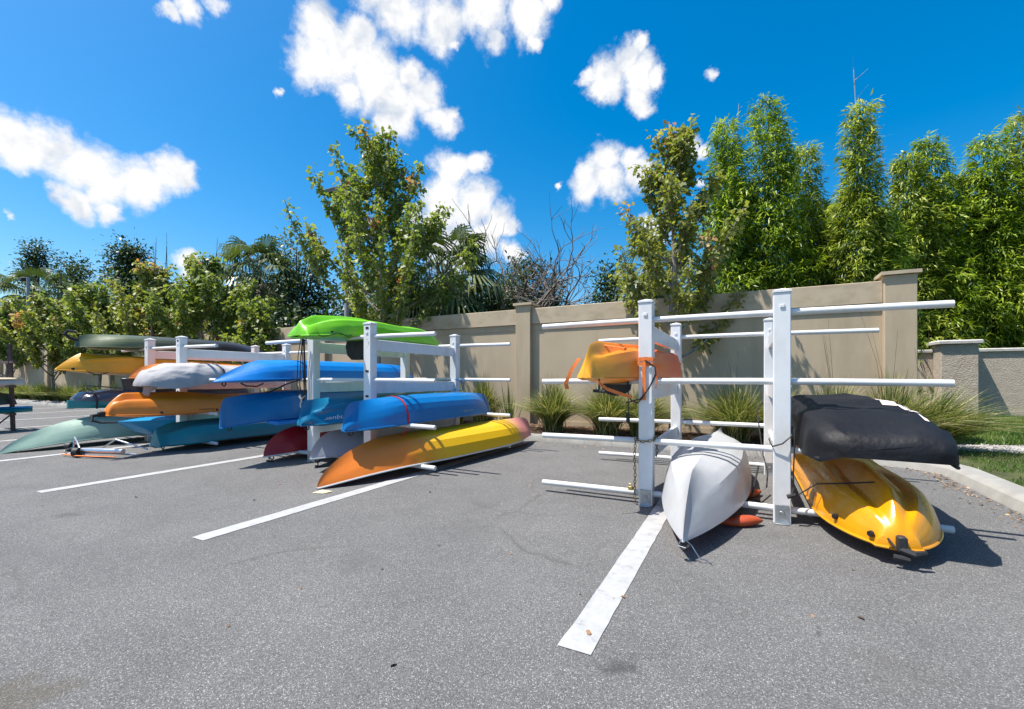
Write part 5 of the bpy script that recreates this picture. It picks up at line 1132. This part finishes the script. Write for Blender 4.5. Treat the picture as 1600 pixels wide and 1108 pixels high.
# thin bare shoots above the left trees
for i, (px, py, lb) in enumerate([(238, 352, 'bare whip of twigs above the rusty maple'), (258, 356, 'second bare whip of twigs above the rusty maple'), (92, 368, 'bare whip of twigs above the green maple'), (165, 385, 'short bare whip left of the rusty maple'), (335, 365, 'bare whip of twigs left of the large palm')]):
    X, d = at(px, 12); r = random.Random(i); H = zat(py, d); mb = MB()
    for q in range(3): x0 = r.uniform(-.2, .2); mb.tube([(x0, 0, 0), (x0 + r.uniform(-.2, .2), .1, H * .6), (x0 + r.uniform(-.5, .5), 0, H * r.uniform(.85, 1))], [.03, .02, .006], 4)
    o = mb.build('bare_sapling', M['barkd']); o.location = (X, 12, 0); tag(o, lb, 'sapling')

# ------------------------------------------------------------------ ornamental grasses
def clump(X, Y, n, H, spread, seed, label, group, bias=(0, 0), straw=.25, wide=.010, stalks=0, stiff=False):
    r = np.random.default_rng(seed); root = empty('grass_clump', (X, Y, .10), label=label, cat='ornamental grass', group=group)
    az = r.uniform(0, 6.28, n); l = H * r.uniform(.55, 1.15, n); out = spread * r.uniform(.1, 1.0, n) * (l / H); bx = r.normal(0, .07, n); by = r.normal(0, .07, n)
    S = 5; ks = np.linspace(0, 1, S + 1); c = np.zeros((n, S + 1, 3))
    hgt = l * (1 - .35 * (out / max(spread, .01)))
    for i, t in enumerate(ks):
        hz = hgt * (t - (.0 if stiff else .42) * t ** 3 * (out / spread) * 1.1)
        c[:, i, 0] = bx + (np.cos(az) * out + bias[0] * t) * (t if stiff else t ** 1.6); c[:, i, 1] = by + (np.sin(az) * out * .8 + bias[1] * t) * (t if stiff else t ** 1.6); c[:, i, 2] = np.maximum(hz, .01)
    side = np.column_stack([-np.sin(az), np.cos(az), r.normal(0, .3, n)]); side = unit(side); w = wide * r.uniform(.6, 1.3, n)
    V = np.empty((n, S, 4, 3))
    for i in range(S):
        wa = (w * (1 - ks[i] ** 2 * .9))[:, None]; wb = (w * (1 - ks[i + 1] ** 2 * .95))[:, None]
        V[:, i, 0] = c[:, i] - side * wa; V[:, i, 1] = c[:, i] + side * wa; V[:, i, 2] = c[:, i + 1] + side * wb; V[:, i, 3] = c[:, i + 1] - side * wb
    tint = r.uniform(.05, .62, n); dead = r.random(n) < straw; tint = np.where(dead, r.uniform(.7, 1, n), tint)
    poly_np('blades', V.reshape(-1, 3), n * S, 4, M['blade'], root, np.repeat(tint, S))
    if stalks:
        mb = MB()
        for q in range(stalks): a = r.uniform(0, 6.28); s_ = r.uniform(.1, .45); h = H * r.uniform(1.2, 1.75); mb.tube([(0, 0, 0), (s_ * .4 * math.cos(a), s_ * .3 * math.sin(a), h * .6), (s_ * math.cos(a) + bias[0] * .5, s_ * .5 * math.sin(a), h)], [.003, .0025, .0015], 4)
        mb.build('seed_stalks', M['chip'], root)
    return root
GR = 'clumps of ornamental grass in the bed'
for i, (X, Y, n, H, sp, bs, lb, stl) in enumerate([
    (-3.45, 8.45, 900, .95, .75, (0, 0), 'grass clump in front of the tan wall right of the pillar', 0), (-2.35, 8.45, 900, .95, .8, (0, 0), 'grass clump below the small strapped kayak', 0), (-1.72, 8.55, 800, .85, .8, (.1, 0), 'grass clump seen between the left posts of the nearest rack', 0),
    (-.15, 8.45, 950, .95, .85, (-.05, 0), 'grass clump left of the right posts with yellow blades', 2), (.45, 8.6, 700, .9, .7, (.05, 0), 'grass clump behind the second front post of the nearest rack', 3), (1.25, 8.55, 800, .95, .75, (0, 0), 'grass clump above the back of the black cover', 4),
    (1.95, 8.6, 900, 1.0, .75, (.05, 0), 'grass clump at the foot of the end pillar', 3), (2.5, 8.9, 800, .86, .85, (.25, 0), 'largest grass clump sprawling over the lawn beyond the end pillar', 4),
    (-5.15, 8.5, 800, 1.0, .55, (0, 0), 'upright grass clump behind the blue kayak end', 0), (-5.9, 8.5, 600, .95, .6, (0, 0), 'grass clump behind the middle rack', 0), (-6.7, 8.6, 500, .9, .6, (0, 0), 'grass clump left behind the middle rack', 0)]):
    clump(X, Y, int(n * 1.9), H * 1.3, sp * 1.55, 700 + i, lb, GR, bs, .32, .0078, stl)
clump(-4.42, 8.35, 46, 1.05, .5, 720, 'young spiky plant with stiff dark leaves beside the pillar', GR, (-.05, 0), .04, .016, 0, True)
ORD = ['first', 'second', 'third', 'fourth', 'fifth', 'sixth', 'seventh', 'eighth', 'ninth', 'tenth', 'eleventh', 'twelfth', 'thirteenth', 'fourteenth', 'fifteenth', 'sixteenth', 'seventeenth']
for i in range(17):
    X = -13.2 - i * 1.28; clump(X, 8.42 + .1 * (i % 2), 520, .98, 1.05, 740 + i, ORD[i] + ' flopping grass clump from the far rack, along the wall foot', 'row of flopping grass clumps by the far wall', (.15, -.15), .2, .013)
